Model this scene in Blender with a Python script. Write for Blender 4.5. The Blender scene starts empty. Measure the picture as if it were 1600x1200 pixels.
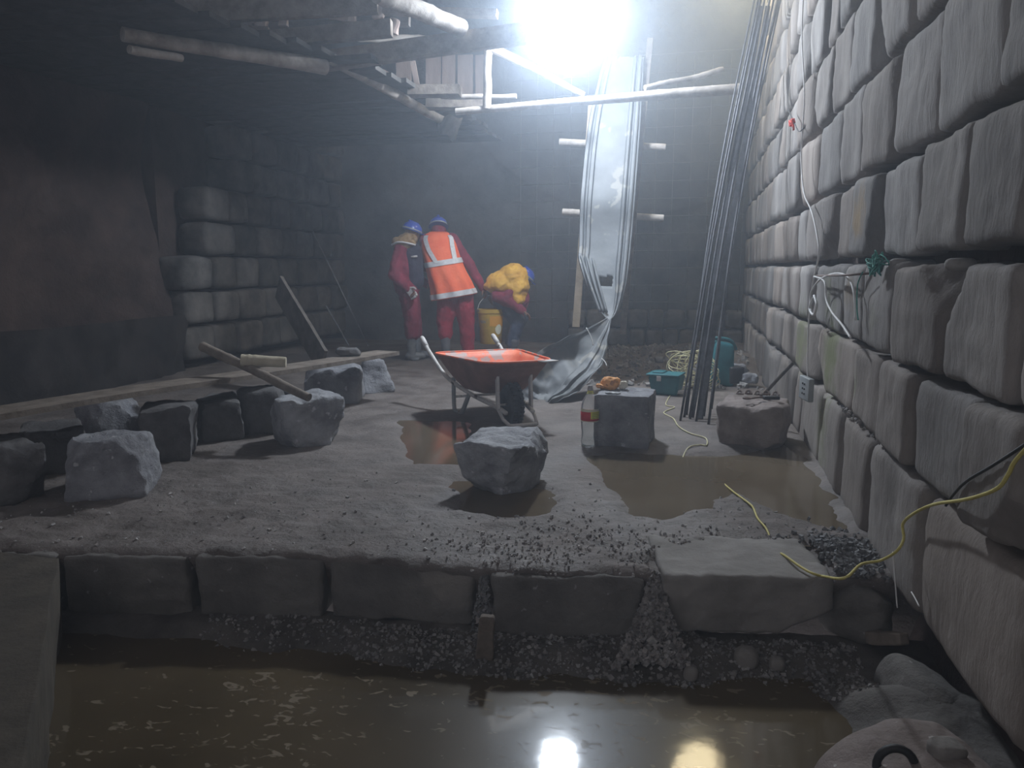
import bpy, bmesh, math, random
from mathutils import Vector, Matrix, Euler, noise

C = bpy.context.scene.collection
SC = bpy.context.scene
R = math.radians

# ------------------------------------------------------------------ camera
CH = 1.1                      # eye height over the upper earth floor (the builder stands in the pit)
YAW, PIT, F = R(12.4), R(8.5), 1200.0
cam = bpy.data.cameras.new('camera')
cam.sensor_width = 36.0
cam.lens = 27.0
cam.clip_start = 0.02
co = bpy.data.objects.new('camera', cam)
co.location = (0, 0, CH)
co.rotation_euler = (R(90) - PIT, 0, YAW)
C.objects.link(co)
SC.camera = co

# ------------------------------------------------------------------ world and exposure
W = bpy.data.worlds.new('world')
SC.world = W
W.use_nodes = True
bgn = W.node_tree.nodes['Background']
bgn.inputs[0].default_value = (0.86, 0.86, 0.94, 1)
bgn.inputs[1].default_value = 0.36
SC.view_settings.view_transform = 'Standard'
SC.view_settings.look = 'None'
SC.view_settings.exposure = 0.14
SC.view_settings.gamma = 1.0
SC.view_settings.use_curve_mapping = False
SC.cycles.max_bounces = 6
SC.cycles.volume_bounces = 2
SC.cycles.sample_clamp_indirect = 4.0

LAMP_POS = Vector((-1.08, 7.1, 3.32))
WARM_POS = Vector((0.42, 9.0, 4.52))
def point_light(name, loc, power, col, rad):
    l = bpy.data.lights.new(name, 'POINT')
    l.energy = power; l.color = col; l.shadow_soft_size = rad
    o = bpy.data.objects.new(name, l); o.location = loc
    C.objects.link(o); return o
def area_light(name, loc, target, power, col, sx, sy):
    l = bpy.data.lights.new(name, 'AREA')
    l.shape = 'RECTANGLE'; l.size = sx; l.size_y = sy
    l.energy = power; l.color = col
    o = bpy.data.objects.new(name, l); o.location = loc
    o.rotation_euler = (Vector(target) - Vector(loc)).to_track_quat('-Z', 'Y').to_euler()
    C.objects.link(o); return o
COOL = (0.76, 0.86, 1.0)

# ------------------------------------------------------------------ photograph rays -> points of the place
_fw = Vector((-math.sin(YAW)*math.cos(PIT), math.cos(YAW)*math.cos(PIT), -math.sin(PIT)))
_rt = Vector((math.cos(YAW), math.sin(YAW), 0))
_up = Vector((-math.sin(YAW)*math.sin(PIT), math.cos(YAW)*math.sin(PIT), math.cos(PIT)))
def ray(px, py): return _fw + _rt*((px-800)/F) - _up*((py-600)/F)
def onz(px, py, z=0.0):
    r = ray(px, py); t = (z-CH)/r.z
    return Vector((r.x*t, r.y*t, z))
def ony(px, py, Y):
    r = ray(px, py); t = Y/r.y
    return Vector((r.x*t, Y, CH+r.z*t))
def onx(px, py, X):
    r = ray(px, py); t = X/r.x
    return Vector((X, r.y*t, CH+r.z*t))
def depth(p): return (Vector(p)-Vector((0, 0, CH))).dot(_fw)

# ------------------------------------------------------------------ materials
def lin(c):
    return tuple(((v/255)/12.92 if v/255 <= 0.04045 else ((v/255+0.055)/1.055)**2.4) for v in c) + (1,)
MATS = {}
def mat(name, c1, c2=None, rough=0.85, scale=6.0, bump=0.0, bscale=30.0, metal=0.0, stretch=None,
        rnd=0.0, detail=6, spots=None, spec=0.5, patches=(), emit=None, rough2=None, bd=0.02):
    """noise-mixed principled surface in object space; spots=(colour, scale, threshold) adds specks;
    patches=[(colour,(x,y,z),radius)] adds stains with a place of their own"""
    if name in MATS: return MATS[name]
    m = bpy.data.materials.new(name); m.use_nodes = True
    nt = m.node_tree; N = nt.nodes; L = nt.links
    b = N['Principled BSDF']
    b.inputs['Roughness'].default_value = rough
    b.inputs['Metallic'].default_value = metal
    b.inputs['Specular IOR Level'].default_value = spec
    tc = N.new('ShaderNodeTexCoord'); mp = N.new('ShaderNodeMapping')
    L.new(tc.outputs['Object'], mp.inputs['Vector'])
    if stretch: mp.inputs['Scale'].default_value = stretch
    nz = N.new('ShaderNodeTexNoise'); nz.inputs['Scale'].default_value = scale
    nz.inputs['Detail'].default_value = detail; nz.inputs['Roughness'].default_value = 0.62
    L.new(mp.outputs[0], nz.inputs['Vector'])
    c2 = c2 or c1
    rmp = N.new('ShaderNodeValToRGB')
    rmp.color_ramp.elements[0].position = 0.36; rmp.color_ramp.elements[0].color = tuple(c1[:3])+(1,)
    rmp.color_ramp.elements[1].position = 0.66; rmp.color_ramp.elements[1].color = tuple(c2[:3])+(1,)
    L.new(nz.outputs['Fac'], rmp.inputs[0])
    col = rmp.outputs[0]
    if rnd:
        g = N.new('ShaderNodeNewGeometry'); hs = N.new('ShaderNodeHueSaturation')
        mr = N.new('ShaderNodeMapRange'); mr.inputs[3].default_value = 1-rnd; mr.inputs[4].default_value = 1+rnd
        L.new(g.outputs['Random Per Island'], mr.inputs[0]); L.new(mr.outputs[0], hs.inputs['Value'])
        m2 = N.new('ShaderNodeMath'); m2.operation = 'MULTIPLY'; m2.inputs[1].default_value = 7.13
        fr = N.new('ShaderNodeMath'); fr.operation = 'FRACT'
        L.new(g.outputs['Random Per Island'], m2.inputs[0]); L.new(m2.outputs[0], fr.inputs[0])
        mh = N.new('ShaderNodeMapRange'); mh.inputs[3].default_value = 0.6; mh.inputs[4].default_value = 1.5
        L.new(fr.outputs[0], mh.inputs[0]); L.new(mh.outputs[0], hs.inputs['Saturation'])
        L.new(col, hs.inputs['Color']); col = hs.outputs[0]
    for (pc, pos, rad, amt) in patches:
        vd = N.new('ShaderNodeVectorMath'); vd.operation = 'DISTANCE'; vd.inputs[1].default_value = pos
        L.new(tc.outputs['Object'], vd.inputs[0])
        n3 = N.new('ShaderNodeTexNoise'); n3.inputs['Scale'].default_value = 9; L.new(tc.outputs['Object'], n3.inputs['Vector'])
        ad = N.new('ShaderNodeMath'); ad.operation = 'MULTIPLY_ADD'; ad.inputs[1].default_value = rad*1.2
        L.new(n3.outputs['Fac'], ad.inputs[0]); L.new(vd.outputs['Value'], ad.inputs[2])
        mr = N.new('ShaderNodeMapRange'); mr.interpolation_type = 'SMOOTHSTEP'
        mr.inputs[1].default_value = rad*1.6; mr.inputs[2].default_value = rad*0.8
        mr.inputs[3].default_value = 0; mr.inputs[4].default_value = amt
        L.new(ad.outputs[0], mr.inputs[0])
        mx = N.new('ShaderNodeMix'); mx.data_type = 'RGBA'
        L.new(mr.outputs[0], mx.inputs[0]); L.new(col, mx.inputs[6]); mx.inputs[7].default_value = tuple(pc[:3])+(1,)
        col = mx.outputs[2]
    if spots:
        sc_, ssc, th = spots
        n4 = N.new('ShaderNodeTexNoise'); n4.inputs['Scale'].default_value = ssc; n4.inputs['Detail'].default_value = 3
        L.new(tc.outputs['Object'], n4.inputs['Vector'])
        mr = N.new('ShaderNodeMapRange'); mr.inputs[1].default_value = th; mr.inputs[2].default_value = th+0.04
        L.new(n4.outputs['Fac'], mr.inputs[0])
        mx = N.new('ShaderNodeMix'); mx.data_type = 'RGBA'
        L.new(mr.outputs[0], mx.inputs[0]); L.new(col, mx.inputs[6]); mx.inputs[7].default_value = tuple(sc_[:3])+(1,)
        col = mx.outputs[2]
    L.new(col, b.inputs['Base Color'])
    if rough2 is not None:
        n5 = N.new('ShaderNodeTexNoise'); n5.inputs['Scale'].default_value = 1.7; n5.inputs['Detail'].default_value = 5
        L.new(tc.outputs['Object'], n5.inputs['Vector'])
        mr = N.new('ShaderNodeMapRange'); mr.inputs[1].default_value = 0.4; mr.inputs[2].default_value = 0.62
        mr.inputs[3].default_value = rough2; mr.inputs[4].default_value = rough
        L.new(n5.outputs['Fac'], mr.inputs[0]); L.new(mr.outputs[0], b.inputs['Roughness'])
    if bump:
        n2 = N.new('ShaderNodeTexNoise'); n2.inputs['Scale'].default_value = bscale; n2.inputs['Detail'].default_value = 8
        n2.inputs['Roughness'].default_value = 0.65
        L.new(mp.outputs[0], n2.inputs['Vector'])
        bp = N.new('ShaderNodeBump'); bp.inputs['Strength'].default_value = bump; bp.inputs['Distance'].default_value = bd
        L.new(n2.outputs['Fac'], bp.inputs['Height']); L.new(bp.outputs[0], b.inputs['Normal'])
    if emit:
        b.inputs['Emission Color'].default_value = tuple(emit[:3])+(1,)
        b.inputs['Emission Strength'].default_value = emit[3]
    MATS[name] = m
    return m

GREEN = (0.145, 0.165, 0.06)
M_WALL = mat('wall_stone', (0.165, 0.144, 0.13), (0.30, 0.272, 0.252), 0.9, 3.2, 0.8, 18, stretch=(1, 1, 0.35), rnd=0.2, bd=0.012,
    patches=[((0.30, 0.19, 0.07), (0.72, 3.75, 1.34), 0.17, 0.75),
             ((0.26, 0.17, 0.07), (0.72, 3.9, 0.98), 0.14, 0.5),
             (GREEN, (0.7, 4.35, 0.66), 0.32, 0.85), (GREEN, (0.7, 4.6, 0.95), 0.22, 0.45),
             (GREEN, (0.7, 5.4, 0.62), 0.36, 0.7), (GREEN, (0.7, 3.75, 0.6), 0.13, 0.9),
             (GREEN, (0.7, 4.5, 0.22), 0.30, 0.55), (GREEN, (0.72, 3.35, 0.9), 0.10, 0.25),
             ((0.10, 0.085, 0.075), (0.72, 3.0, 0.3), 0.22, 0.6)])
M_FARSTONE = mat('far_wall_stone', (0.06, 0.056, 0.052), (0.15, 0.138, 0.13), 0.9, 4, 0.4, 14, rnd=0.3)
M_EARTH = mat('earth_bank', (0.035, 0.024, 0.022), (0.085, 0.058, 0.05), 0.95, 2.2, 0.6, 7, bd=0.05)
M_FLOOR = mat('packed_earth', (0.095, 0.078, 0.069), (0.205, 0.178, 0.165), 0.85, 3.4, 0.9, 34, detail=10,
              spots=((0.36, 0.34, 0.33), 55, 0.70), rough2=0.55, bd=0.015)
M_PIT = mat('pit_mud', (0.06, 0.053, 0.047), (0.14, 0.127, 0.115), 0.8, 4, 0.6, 30)
M_GRAVEL = mat('gravel', (0.18, 0.168, 0.16), (0.34, 0.325, 0.315), 0.9, 20, 0.3, 80, rnd=0.35)
M_DGRAVEL = mat('dark_gravel', (0.11, 0.112, 0.115), (0.24, 0.24, 0.24), 0.85, 20, 0.3, 80, rnd=0.35)
M_KERB = mat('kerb_stone', (0.10, 0.092, 0.085), (0.19, 0.178, 0.165), 0.88, 3, 0.6, 22, spots=((0.3, 0.29, 0.28), 22, 0.68))
M_SLAB = mat('pale_slab', (0.19, 0.175, 0.16), (0.30, 0.28, 0.262), 0.85, 4, 0.35, 26)
M_GREY = mat('grey_quarry_stone', (0.21, 0.215, 0.235), (0.42, 0.43, 0.455), 0.85, 7, 1.0, 22, spots=((0.55, 0.55, 0.58), 18, 0.66))
M_GREY2 = mat('mid_quarry_stone', (0.17, 0.172, 0.19), (0.33, 0.335, 0.36), 0.85, 6, 1.0, 22, spots=((0.48, 0.48, 0.5), 20, 0.68))
M_DARKST = mat('dark_quarry_stone', (0.075, 0.072, 0.075), (0.15, 0.145, 0.145), 0.9, 6, 0.6, 22)
M_RED = mat('reddish_stone', (0.18, 0.145, 0.13), (0.33, 0.28, 0.26), 0.88, 6, 0.6, 22, spots=((0.45, 0.42, 0.4), 24, 0.68))
M_WOOD = mat('old_wood', (0.13, 0.105, 0.085), (0.25, 0.21, 0.175), 0.85, 9, 0.4, 40, stretch=(1, 1, 1))
M_BWOOD = mat('bare_wood', (0.27, 0.215, 0.15), (0.42, 0.34, 0.25), 0.8, 8, 0.3, 40)
M_DWOOD = mat('dark_board', (0.075, 0.065, 0.058), (0.15, 0.13, 0.115), 0.9, 7, 0.4, 30)
M_POLE = mat('eucalyptus_pole', (0.24, 0.205, 0.175), (0.44, 0.40, 0.36), 0.8, 7, 0.3, 30)
M_ZINC = mat('galvanised_sheet', (0.115, 0.125, 0.13), (0.18, 0.19, 0.20), 0.62, 3, 0.12, 20, metal=0.0,
             spots=((0.24, 0.235, 0.22), 5, 0.62))
M_REBAR = mat('rebar_steel', (0.055, 0.055, 0.06), (0.11, 0.11, 0.12), 0.6, 20, 0.3, 200, metal=0.5)
M_MESH = mat('mesh_steel', (0.13, 0.13, 0.14), (0.19, 0.19, 0.2), 0.7, 20, metal=0.3)
M_COVER = mat('maroon_cotton', (0.15, 0.012, 0.032), (0.23, 0.022, 0.05), 0.95, 9, 0.5, 14, bd=0.03)
M_TROUS = mat('red_cotton', (0.24, 0.010, 0.030), (0.33, 0.020, 0.045), 0.95, 9, 0.5, 14, bd=0.03)
M_VEST = mat('orange_hivis', (0.86, 0.13, 0.05), (0.95, 0.20, 0.085), 0.8, 5, 0.35, 9, bd=0.04)
M_REFL = mat('reflective_tape', (0.50, 0.50, 0.52), (0.66, 0.66, 0.68), 0.5, 25, 0.1, 60)
M_HELM = mat('blue_helmet_shell', (0.035, 0.075, 0.42), (0.05, 0.10, 0.5), 0.3, 5)
M_SKIN = mat('skin', (0.16, 0.075, 0.045), (0.22, 0.11, 0.07), 0.6, 10)
M_BOOT = mat('grey_boot', (0.07, 0.075, 0.085), (0.13, 0.135, 0.145), 0.6, 10)
M_GLOVE = mat('work_glove', (0.35, 0.33, 0.33), (0.5, 0.48, 0.47), 0.9, 30)
M_TAN = mat('tan_hood', (0.18, 0.11, 0.05), (0.36, 0.24, 0.12), 0.95, 12, 0.5, 30)
M_NAVY = mat('navy_vest', (0.018, 0.018, 0.035), (0.035, 0.033, 0.06), 0.9, 12, 0.4, 30)
M_JEANS = mat('dark_jeans', (0.03, 0.045, 0.085), (0.06, 0.085, 0.14), 0.95, 12, 0.3, 60)
M_YJACK = mat('yellow_jacket_cloth', (0.60, 0.30, 0.03), (0.78, 0.46, 0.06), 0.7, 6, 0.4, 9, bd=0.04)
M_BUCKET = mat('yellow_plastic', (0.42, 0.26, 0.03), (0.60, 0.40, 0.06), 0.5, 5, spots=((0.28, 0.23, 0.15), 7, 0.6))
M_ORANGE = mat('orange_paint', (0.85, 0.17, 0.07), (0.92, 0.27, 0.15), 0.6, 8, spots=((0.50, 0.38, 0.35), 9, 0.57))
M_RUSTUN = mat('tray_underside', (0.16, 0.06, 0.035), (0.30, 0.13, 0.085), 0.8, 6)
M_WHITEP = mat('worn_white_paint', (0.48, 0.46, 0.45), (0.66, 0.64, 0.62), 0.6, 9, spots=((0.12, 0.09, 0.08), 14, 0.62))
M_RUBBER = mat('tyre_rubber', (0.03, 0.033, 0.038), (0.07, 0.075, 0.085), 0.8, 12, 0.3, 60)
M_TEAL = mat('teal_plastic', (0.012, 0.115, 0.14), (0.03, 0.19, 0.22), 0.5, 6)
M_YCORD = mat('yellow_cord', (0.50, 0.42, 0.10), (0.66, 0.58, 0.20), 0.6, 10)
M_PCORD = mat('pale_yellow_cord', (0.50, 0.46, 0.26), (0.64, 0.6, 0.38), 0.6, 10)
M_WCORD = mat('white_cord', (0.62, 0.61, 0.60), (0.72, 0.71, 0.7), 0.6, 10)
M_BCORD = mat('black_cord', (0.02, 0.02, 0.022), None, 0.6)
M_SOCK = mat('grey_socket', (0.26, 0.28, 0.29), (0.34, 0.36, 0.37), 0.5, 10)
M_TWINE = mat('green_twine', (0.02, 0.19, 0.15), (0.05, 0.30, 0.24), 0.8, 40)
M_RIBBON = mat('red_ribbon', (0.75, 0.06, 0.04), (0.85, 0.10, 0.06), 0.7, 10)
M_PAPER = mat('pale_paper', (0.55, 0.50, 0.40), (0.68, 0.64, 0.55), 0.9, 10)
M_ORRAG = mat('orange_bag', (0.75, 0.33, 0.10), (0.85, 0.45, 0.18), 0.8, 10, spots=((0.45, 0.2, 0.08), 14, 0.6))
M_RED_L = mat('label_red', (0.60, 0.015, 0.03), None, 0.5)
M_YEL_L = mat('label_yellow', (0.72, 0.66, 0.08), None, 0.5)
M_GRN_L = mat('label_green', (0.10, 0.22, 0.03), None, 0.5)
M_CREAM_L = mat('label_cream', (0.72, 0.70, 0.55), None, 0.5)
M_BLACK = mat('black_metal', (0.03, 0.03, 0.032), None, 0.5)
M_RUSTY = mat('rusty_iron', (0.10, 0.06, 0.045), (0.18, 0.12, 0.09), 0.7, 20)
M_PINKB = mat('pinkish_board', (0.27, 0.20, 0.17), (0.42, 0.33, 0.29), 0.85, 5, 0.3, 20, stretch=(1, 1, 0.3))
M_BUBBLE = mat('lamp_glass', (1, 1, 1), None, 0.3, emit=(0.78, 0.88, 1.0, 330))
M_WARMGL = mat('warm_lamp_glass', (1, 1, 1), None, 0.3, emit=(1.0, 0.86, 0.55, 24))

def water_mat(name, c1, c2, flecks=False, rough=0.03, wave=0.02, wscale=6):
    m = bpy.data.materials.new(name); m.use_nodes = True
    nt = m.node_tree; N = nt.nodes; L = nt.links; b = N['Principled BSDF']
    tc = N.new('ShaderNodeTexCoord')
    nz = N.new('ShaderNodeTexNoise'); nz.inputs['Scale'].default_value = 1.3; nz.inputs['Detail'].default_value = 5
    L.new(tc.outputs['Object'], nz.inputs['Vector'])
    r = N.new('ShaderNodeValToRGB'); r.color_ramp.elements[0].position = 0.35; r.color_ramp.elements[1].position = 0.68
    r.color_ramp.elements[0].color = c1+(1,); r.color_ramp.elements[1].color = c2+(1,)
    L.new(nz.outputs['Fac'], r.inputs[0]); col = r.outputs[0]
    b.inputs['Roughness'].default_value = 0.34 if flecks else rough; b.inputs['IOR'].default_value = 1.33
    if flecks:
        b.inputs['Coat Weight'].default_value = 0.9; b.inputs['Coat Roughness'].default_value = rough; b.inputs['Coat IOR'].default_value = 1.33; b.inputs['Specular IOR Level'].default_value = 0.10
    if flecks:
        mp = N.new('ShaderNodeMapping'); mp.inputs['Scale'].default_value = (1.0, 1.6, 1)
        L.new(tc.outputs['Object'], mp.inputs['Vector'])
        n2 = N.new('ShaderNodeTexNoise'); n2.inputs['Scale'].default_value = 19; n2.inputs['Detail'].default_value = 2.2
        n2.inputs['Distortion'].default_value = 0.8
        L.new(mp.outputs[0], n2.inputs['Vector'])
        n3 = N.new('ShaderNodeTexNoise'); n3.inputs['Scale'].default_value = 1.6; n3.inputs['Detail'].default_value = 2
        L.new(tc.outputs['Object'], n3.inputs['Vector'])
        ma = N.new('ShaderNodeMath'); ma.operation = 'MULTIPLY_ADD'; ma.inputs[1].default_value = 0.35
        L.new(n3.outputs['Fac'], ma.inputs[0]); L.new(n2.outputs['Fac'], ma.inputs[2])
        mr = N.new('ShaderNodeMapRange'); mr.inputs[1].default_value = 0.805; mr.inputs[2].default_value = 0.85
        L.new(ma.outputs[0], mr.inputs[0])
        mx = N.new('ShaderNodeMix'); mx.data_type = 'RGBA'
        L.new(mr.outputs[0], mx.inputs[0]); L.new(col, mx.inputs[6]); mx.inputs[7].default_value = (0.20, 0.165, 0.12, 1)
        col = mx.outputs[2]
        m2 = N.new('ShaderNodeMath'); m2.operation = 'MULTIPLY_ADD'; m2.inputs[1].default_value = 0.35; m2.inputs[2].default_value = 0.34
        L.new(mr.outputs[0], m2.inputs[0]); L.new(m2.outputs[0], b.inputs['Roughness'])
    L.new(col, b.inputs['Base Color'])
    n6 = N.new('ShaderNodeTexNoise'); n6.inputs['Scale'].default_value = wscale; n6.inputs['Detail'].default_value = 3
    L.new(tc.outputs['Object'], n6.inputs['Vector'])
    bp = N.new('ShaderNodeBump'); bp.inputs['Strength'].default_value = wave; bp.inputs['Distance'].default_value = 0.02
    L.new(n6.outputs['Fac'], bp.inputs['Height']); L.new(bp.outputs[0], b.inputs['Normal']); L.new(bp.outputs[0], b.inputs['Coat Normal'])
    return m
M_WATER = water_mat('muddy_water', (0.060, 0.045, 0.026), (0.105, 0.080, 0.048), True, 0.07, 0.018, 9)
M_PUDDLE = water_mat('puddle_water', (0.105, 0.080, 0.052), (0.15, 0.118, 0.08), False, 0.12, 0.02)

def glass_mat():
    m = bpy.data.materials.new('clear_plastic'); m.use_nodes = True
    b = m.node_tree.nodes['Principled BSDF']
    b.inputs['Base Color'].default_value = (0.86, 0.9, 0.9, 1); b.inputs['Roughness'].default_value = 0.12
    b.inputs['Transmission Weight'].default_value = 0.85; b.inputs['IOR'].default_value = 1.2
    return m
M_CLEAR = glass_mat()

# ------------------------------------------------------------------ mesh helpers
def obj(name, bm, m, parent=None, smooth=True, loc=None):
    me = bpy.data.meshes.new(name); bm.normal_update(); bm.to_mesh(me); bm.free()
    for mm in (m if isinstance(m, (list, tuple)) else [m]): me.materials.append(mm)
    if smooth:
        for p in me.polygons: p.use_smooth = True
    o = bpy.data.objects.new(name, me); C.objects.link(o)
    if loc is not None:
        loc = Vector(loc); me.transform(Matrix.Translation(-loc)); o.location = loc
    if parent is not None:
        o.parent = parent
    return o
def tag(o, label, cat, group=None, kind=None):
    o['label'] = label; o['category'] = cat
    if group: o['group'] = group
    if kind: o['kind'] = kind
    return o
def struct(name, bm, m, smooth=True):
    o = obj(name, bm, m, None, smooth); o['kind'] = 'structure'; return o
def thing(name, label, cat, loc=(0, 0, 0), rz=0.0, group=None):
    o = bpy.data.objects.new(name, None); o.empty_display_size = 0.1
    C.objects.link(o); o.location = loc; o.rotation_euler = (0, 0, rz)
    return tag(o, label, cat, group)
def auto_smooth(o, ang=40):
    me = o.data
    bm = bmesh.new(); bm.from_mesh(me)
    for e in bm.edges:
        if len(e.link_faces) == 2 and e.calc_face_angle(0) > R(ang): e.smooth = False
    bm.to_mesh(me); bm.free()
    return o
def add_box(bm, c, s, rot=None, bevel=0.0):
    g = bmesh.ops.create_cube(bm, size=1.0); vs = g['verts']
    M = Matrix.Translation(Vector(c)) @ (rot.to_matrix().to_4x4() if rot is not None else Matrix()) @ Matrix.Diagonal((s[0], s[1], s[2], 1))
    bmesh.ops.transform(bm, matrix=M, verts=vs)
    if bevel > 0:
        es = list({e for v in vs for e in v.link_edges})
        bmesh.ops.bevel(bm, geom=es, offset=bevel, segments=2, affect='EDGES', profile=0.6)
def smooth_pts(pts, n=6):
    pts = [Vector(p) for p in pts]
    if len(pts) < 3: return pts
    out = []
    P = [pts[0]] + pts + [pts[-1]]
    for i in range(1, len(P)-2):
        a, b, c, d = P[i-1], P[i], P[i+1], P[i+2]
        for k in range(n):
            t = k/n
            out.append(0.5*((2*b)+(-a+c)*t+(2*a-5*b+4*c-d)*t*t+(-a+3*b-3*c+d)*t**3))
    out.append(pts[-1]); return out
def add_tube(bm, pts, rad, seg=8, caps=True):
    pts = [Vector(p) for p in pts]; rings = []
    n = len(pts)
    if not isinstance(rad, (list, tuple)): rad = [rad]*n
    ref = None
    for i, p in enumerate(pts):
        d = (pts[min(i+1, n-1)] - pts[max(i-1, 0)])
        if d.length < 1e-9: d = Vector((0, 0, 1))
        d.normalize()
        if ref is None: ref = Vector((0, 0, 1)) if abs(d.z) < 0.9 else Vector((1, 0, 0))
        a = d.cross(ref)
        if a.length < 1e-4: a = d.orthogonal()
        a.normalize(); b = a.cross(d).normalized(); ref = b
        rings.append([bm.verts.new(p + a*(rad[i]*math.cos(2*math.pi*k/seg)) + b*(rad[i]*math.sin(2*math.pi*k/seg))) for k in range(seg)])
    for i in range(n-1):
        for k in range(seg):
            bm.faces.new((rings[i][k], rings[i][(k+1) % seg], rings[i+1][(k+1) % seg], rings[i+1][k]))
    if caps:
        bm.faces.new(rings[0][::-1]); bm.faces.new(rings[-1])
def add_lathe(bm, prof, c=(0, 0, 0), seg=24, M=None, closed=False):
    rings = []
    for (r, z) in prof:
        ring = []
        for k in range(seg):
            a = 2*math.pi*k/seg
            p = Vector((r*math.cos(a), r*math.sin(a), z))
            if M is not None: p = M @ p
            ring.append(bm.verts.new(p + Vector(c)))
        rings.append(ring)
    for i in range(len(rings)-1):
        for k in range(seg):
            bm.faces.new((rings[i][k], rings[i][(k+1) % seg], rings[i+1][(k+1) % seg], rings[i+1][k]))
    if prof[0][0] > 1e-4: bm.faces.new(rings[0][::-1])
    if prof[-1][0] > 1e-4: bm.faces.new(rings[-1])
    bmesh.ops.remove_doubles(bm, verts=[v for r_ in rings for v in r_], dist=1e-6)

_cubes = {}
def cube_grid(n):
    if n in _cubes: return _cubes[n]
    idx = {}; vs = []; fs = []
    def v(a, b, c):
        k = (a, b, c)
        if k not in idx: idx[k] = len(vs); vs.append(Vector((a/n-0.5, b/n-0.5, c/n-0.5)))
        return idx[k]
    for i in range(n):
        for j in range(n):
            fs.append((v(i, j, 0), v(i, j+1, 0), v(i+1, j+1, 0), v(i+1, j, 0)))
            fs.append((v(i, j, n), v(i+1, j, n), v(i+1, j+1, n), v(i, j+1, n)))
            fs.append((v(i, 0, j), v(i+1, 0, j), v(i+1, 0, j+1), v(i, 0, j+1)))
            fs.append((v(i, n, j), v(i, n, j+1), v(i+1, n, j+1), v(i+1, n, j)))
            fs.append((v(0, i, j), v(0, i, j+1), v(0, i+1, j+1), v(0, i+1, j)))
            fs.append((v(n, i, j), v(n, i+1, j), v(n, i+1, j+1), v(n, i, j+1)))
    _cubes[n] = (vs, fs); return _cubes[n]
def add_rock(bm, c, s, n=8, e=8.0, amp=0.02, freq=4.0, seed=0, rot=None, chips=0, taper=(1, 1), fine=0.0, shear=(0, 0), flatbot=False, planes=()):
    vs, fs = cube_grid(n); rnd = random.Random(seed)
    pl = []
    for k in range(chips):
        d = Vector((rnd.choice((-1, 1))*rnd.uniform(0.3, 1), rnd.choice((-1, 1))*rnd.uniform(0.3, 1), rnd.uniform(-0.6, 1))).normalized()
        pl.append((d, rnd.uniform(0.52, 0.68)))
    for (d, q) in planes: pl.append((Vector(d).normalized(), q))
    so = Vector((seed*3.17 % 97, seed*7.31 % 89, seed*1.93 % 83)); sv = Vector(s)
    out = []
    for p in vs:
        q = p*2
        m = max(abs(q.x), abs(q.y), abs(q.z)); l = (abs(q.x)**e+abs(q.y)**e+abs(q.z)**e)**(1/e)
        q = q*(m/l)*0.5
        for d, dd in pl:
            t = q.dot(d)-dd
            if t > 0: q = q - d*t
        tz = q.z+0.5; ts = taper[0]*(1-tz)+taper[1]*tz
        w = Vector((q.x*s[0]*ts+shear[0]*tz, q.y*s[1]*ts+shear[1]*tz, q.z*s[2]))
        w += noise.noise_vector(w*freq+so)*amp
        if fine: w += noise.noise_vector(w*freq*4.3+so)*fine
        if flatbot and w.z < -s[2]*0.5+0.0: w.z = -s[2]*0.5
        if rot is not None: w = rot @ w
        out.append(bm.verts.new(w+Vector(c)))
    for f in fs: bm.faces.new([out[i] for i in f])
def rotm(x=0, y=0, z=0): return Euler((R(x), R(y), R(z))).to_matrix()

# ================================================================== STRUCTURE
# ---- ledge line (front edge of the upper floor)
LEDGE = [(-3.6, 2.36), (-2.35, 2.42), (-1.83, 2.52), (-1.33, 2.60), (-0.7, 2.62), (-0.08, 2.70), (0.56, 2.81), (1.2, 2.86)]
def ledge_y(x):
    if x <= LEDGE[0][0]: return LEDGE[0][1]
    for (a, b), (c, d) in zip(LEDGE, LEDGE[1:]):
        if x <= c: return b+(d-b)*(x-a)/(c-a)
    return LEDGE[-1][1]
def wall_x(y): return 0.752+0.008*y

def poly_px(pts): return [onz(*p).xy for p in pts]
PUDDLES = [poly_px([(922, 712), (940, 750), (975, 800), (1040, 812), (1100, 792), (1150, 768), (1210, 800), (1330, 832), (1300, 775), (1262, 715), (1225, 690), (1130, 712), (1030, 708), (960, 705)]),
           poly_px([(700, 750), (722, 798), (790, 812), (868, 803), (858, 765), (790, 745)]),
           poly_px([(622, 655), (636, 727), (728, 724), (742, 690), (735, 655)])]
def sdf(p, poly):
    best = 1e9; inside = False
    n = len(poly)
    for i in range(n):
        a, b = poly[i], poly[(i+1) % n]
        e = b-a; w = p-a; t = max(0, min(1, w.dot(e)/e.dot(e))); best = min(best, (w-e*t).length)
        if (a.y > p.y) != (b.y > p.y) and p.x < (b.x-a.x)*(p.y-a.y)/(b.y-a.y)+a.x: inside = not inside
    return -best if inside else best
EPOLY = poly_px([(1026, 902), (1016, 868), (1110, 846), (1270, 852), (1305, 905)])   # clean slab of the right-hand kerb
def sstep(a, b, x):
    t = max(0, min(1, (x-a)/(b-a))); return t*t*(3-2*t)
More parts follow.
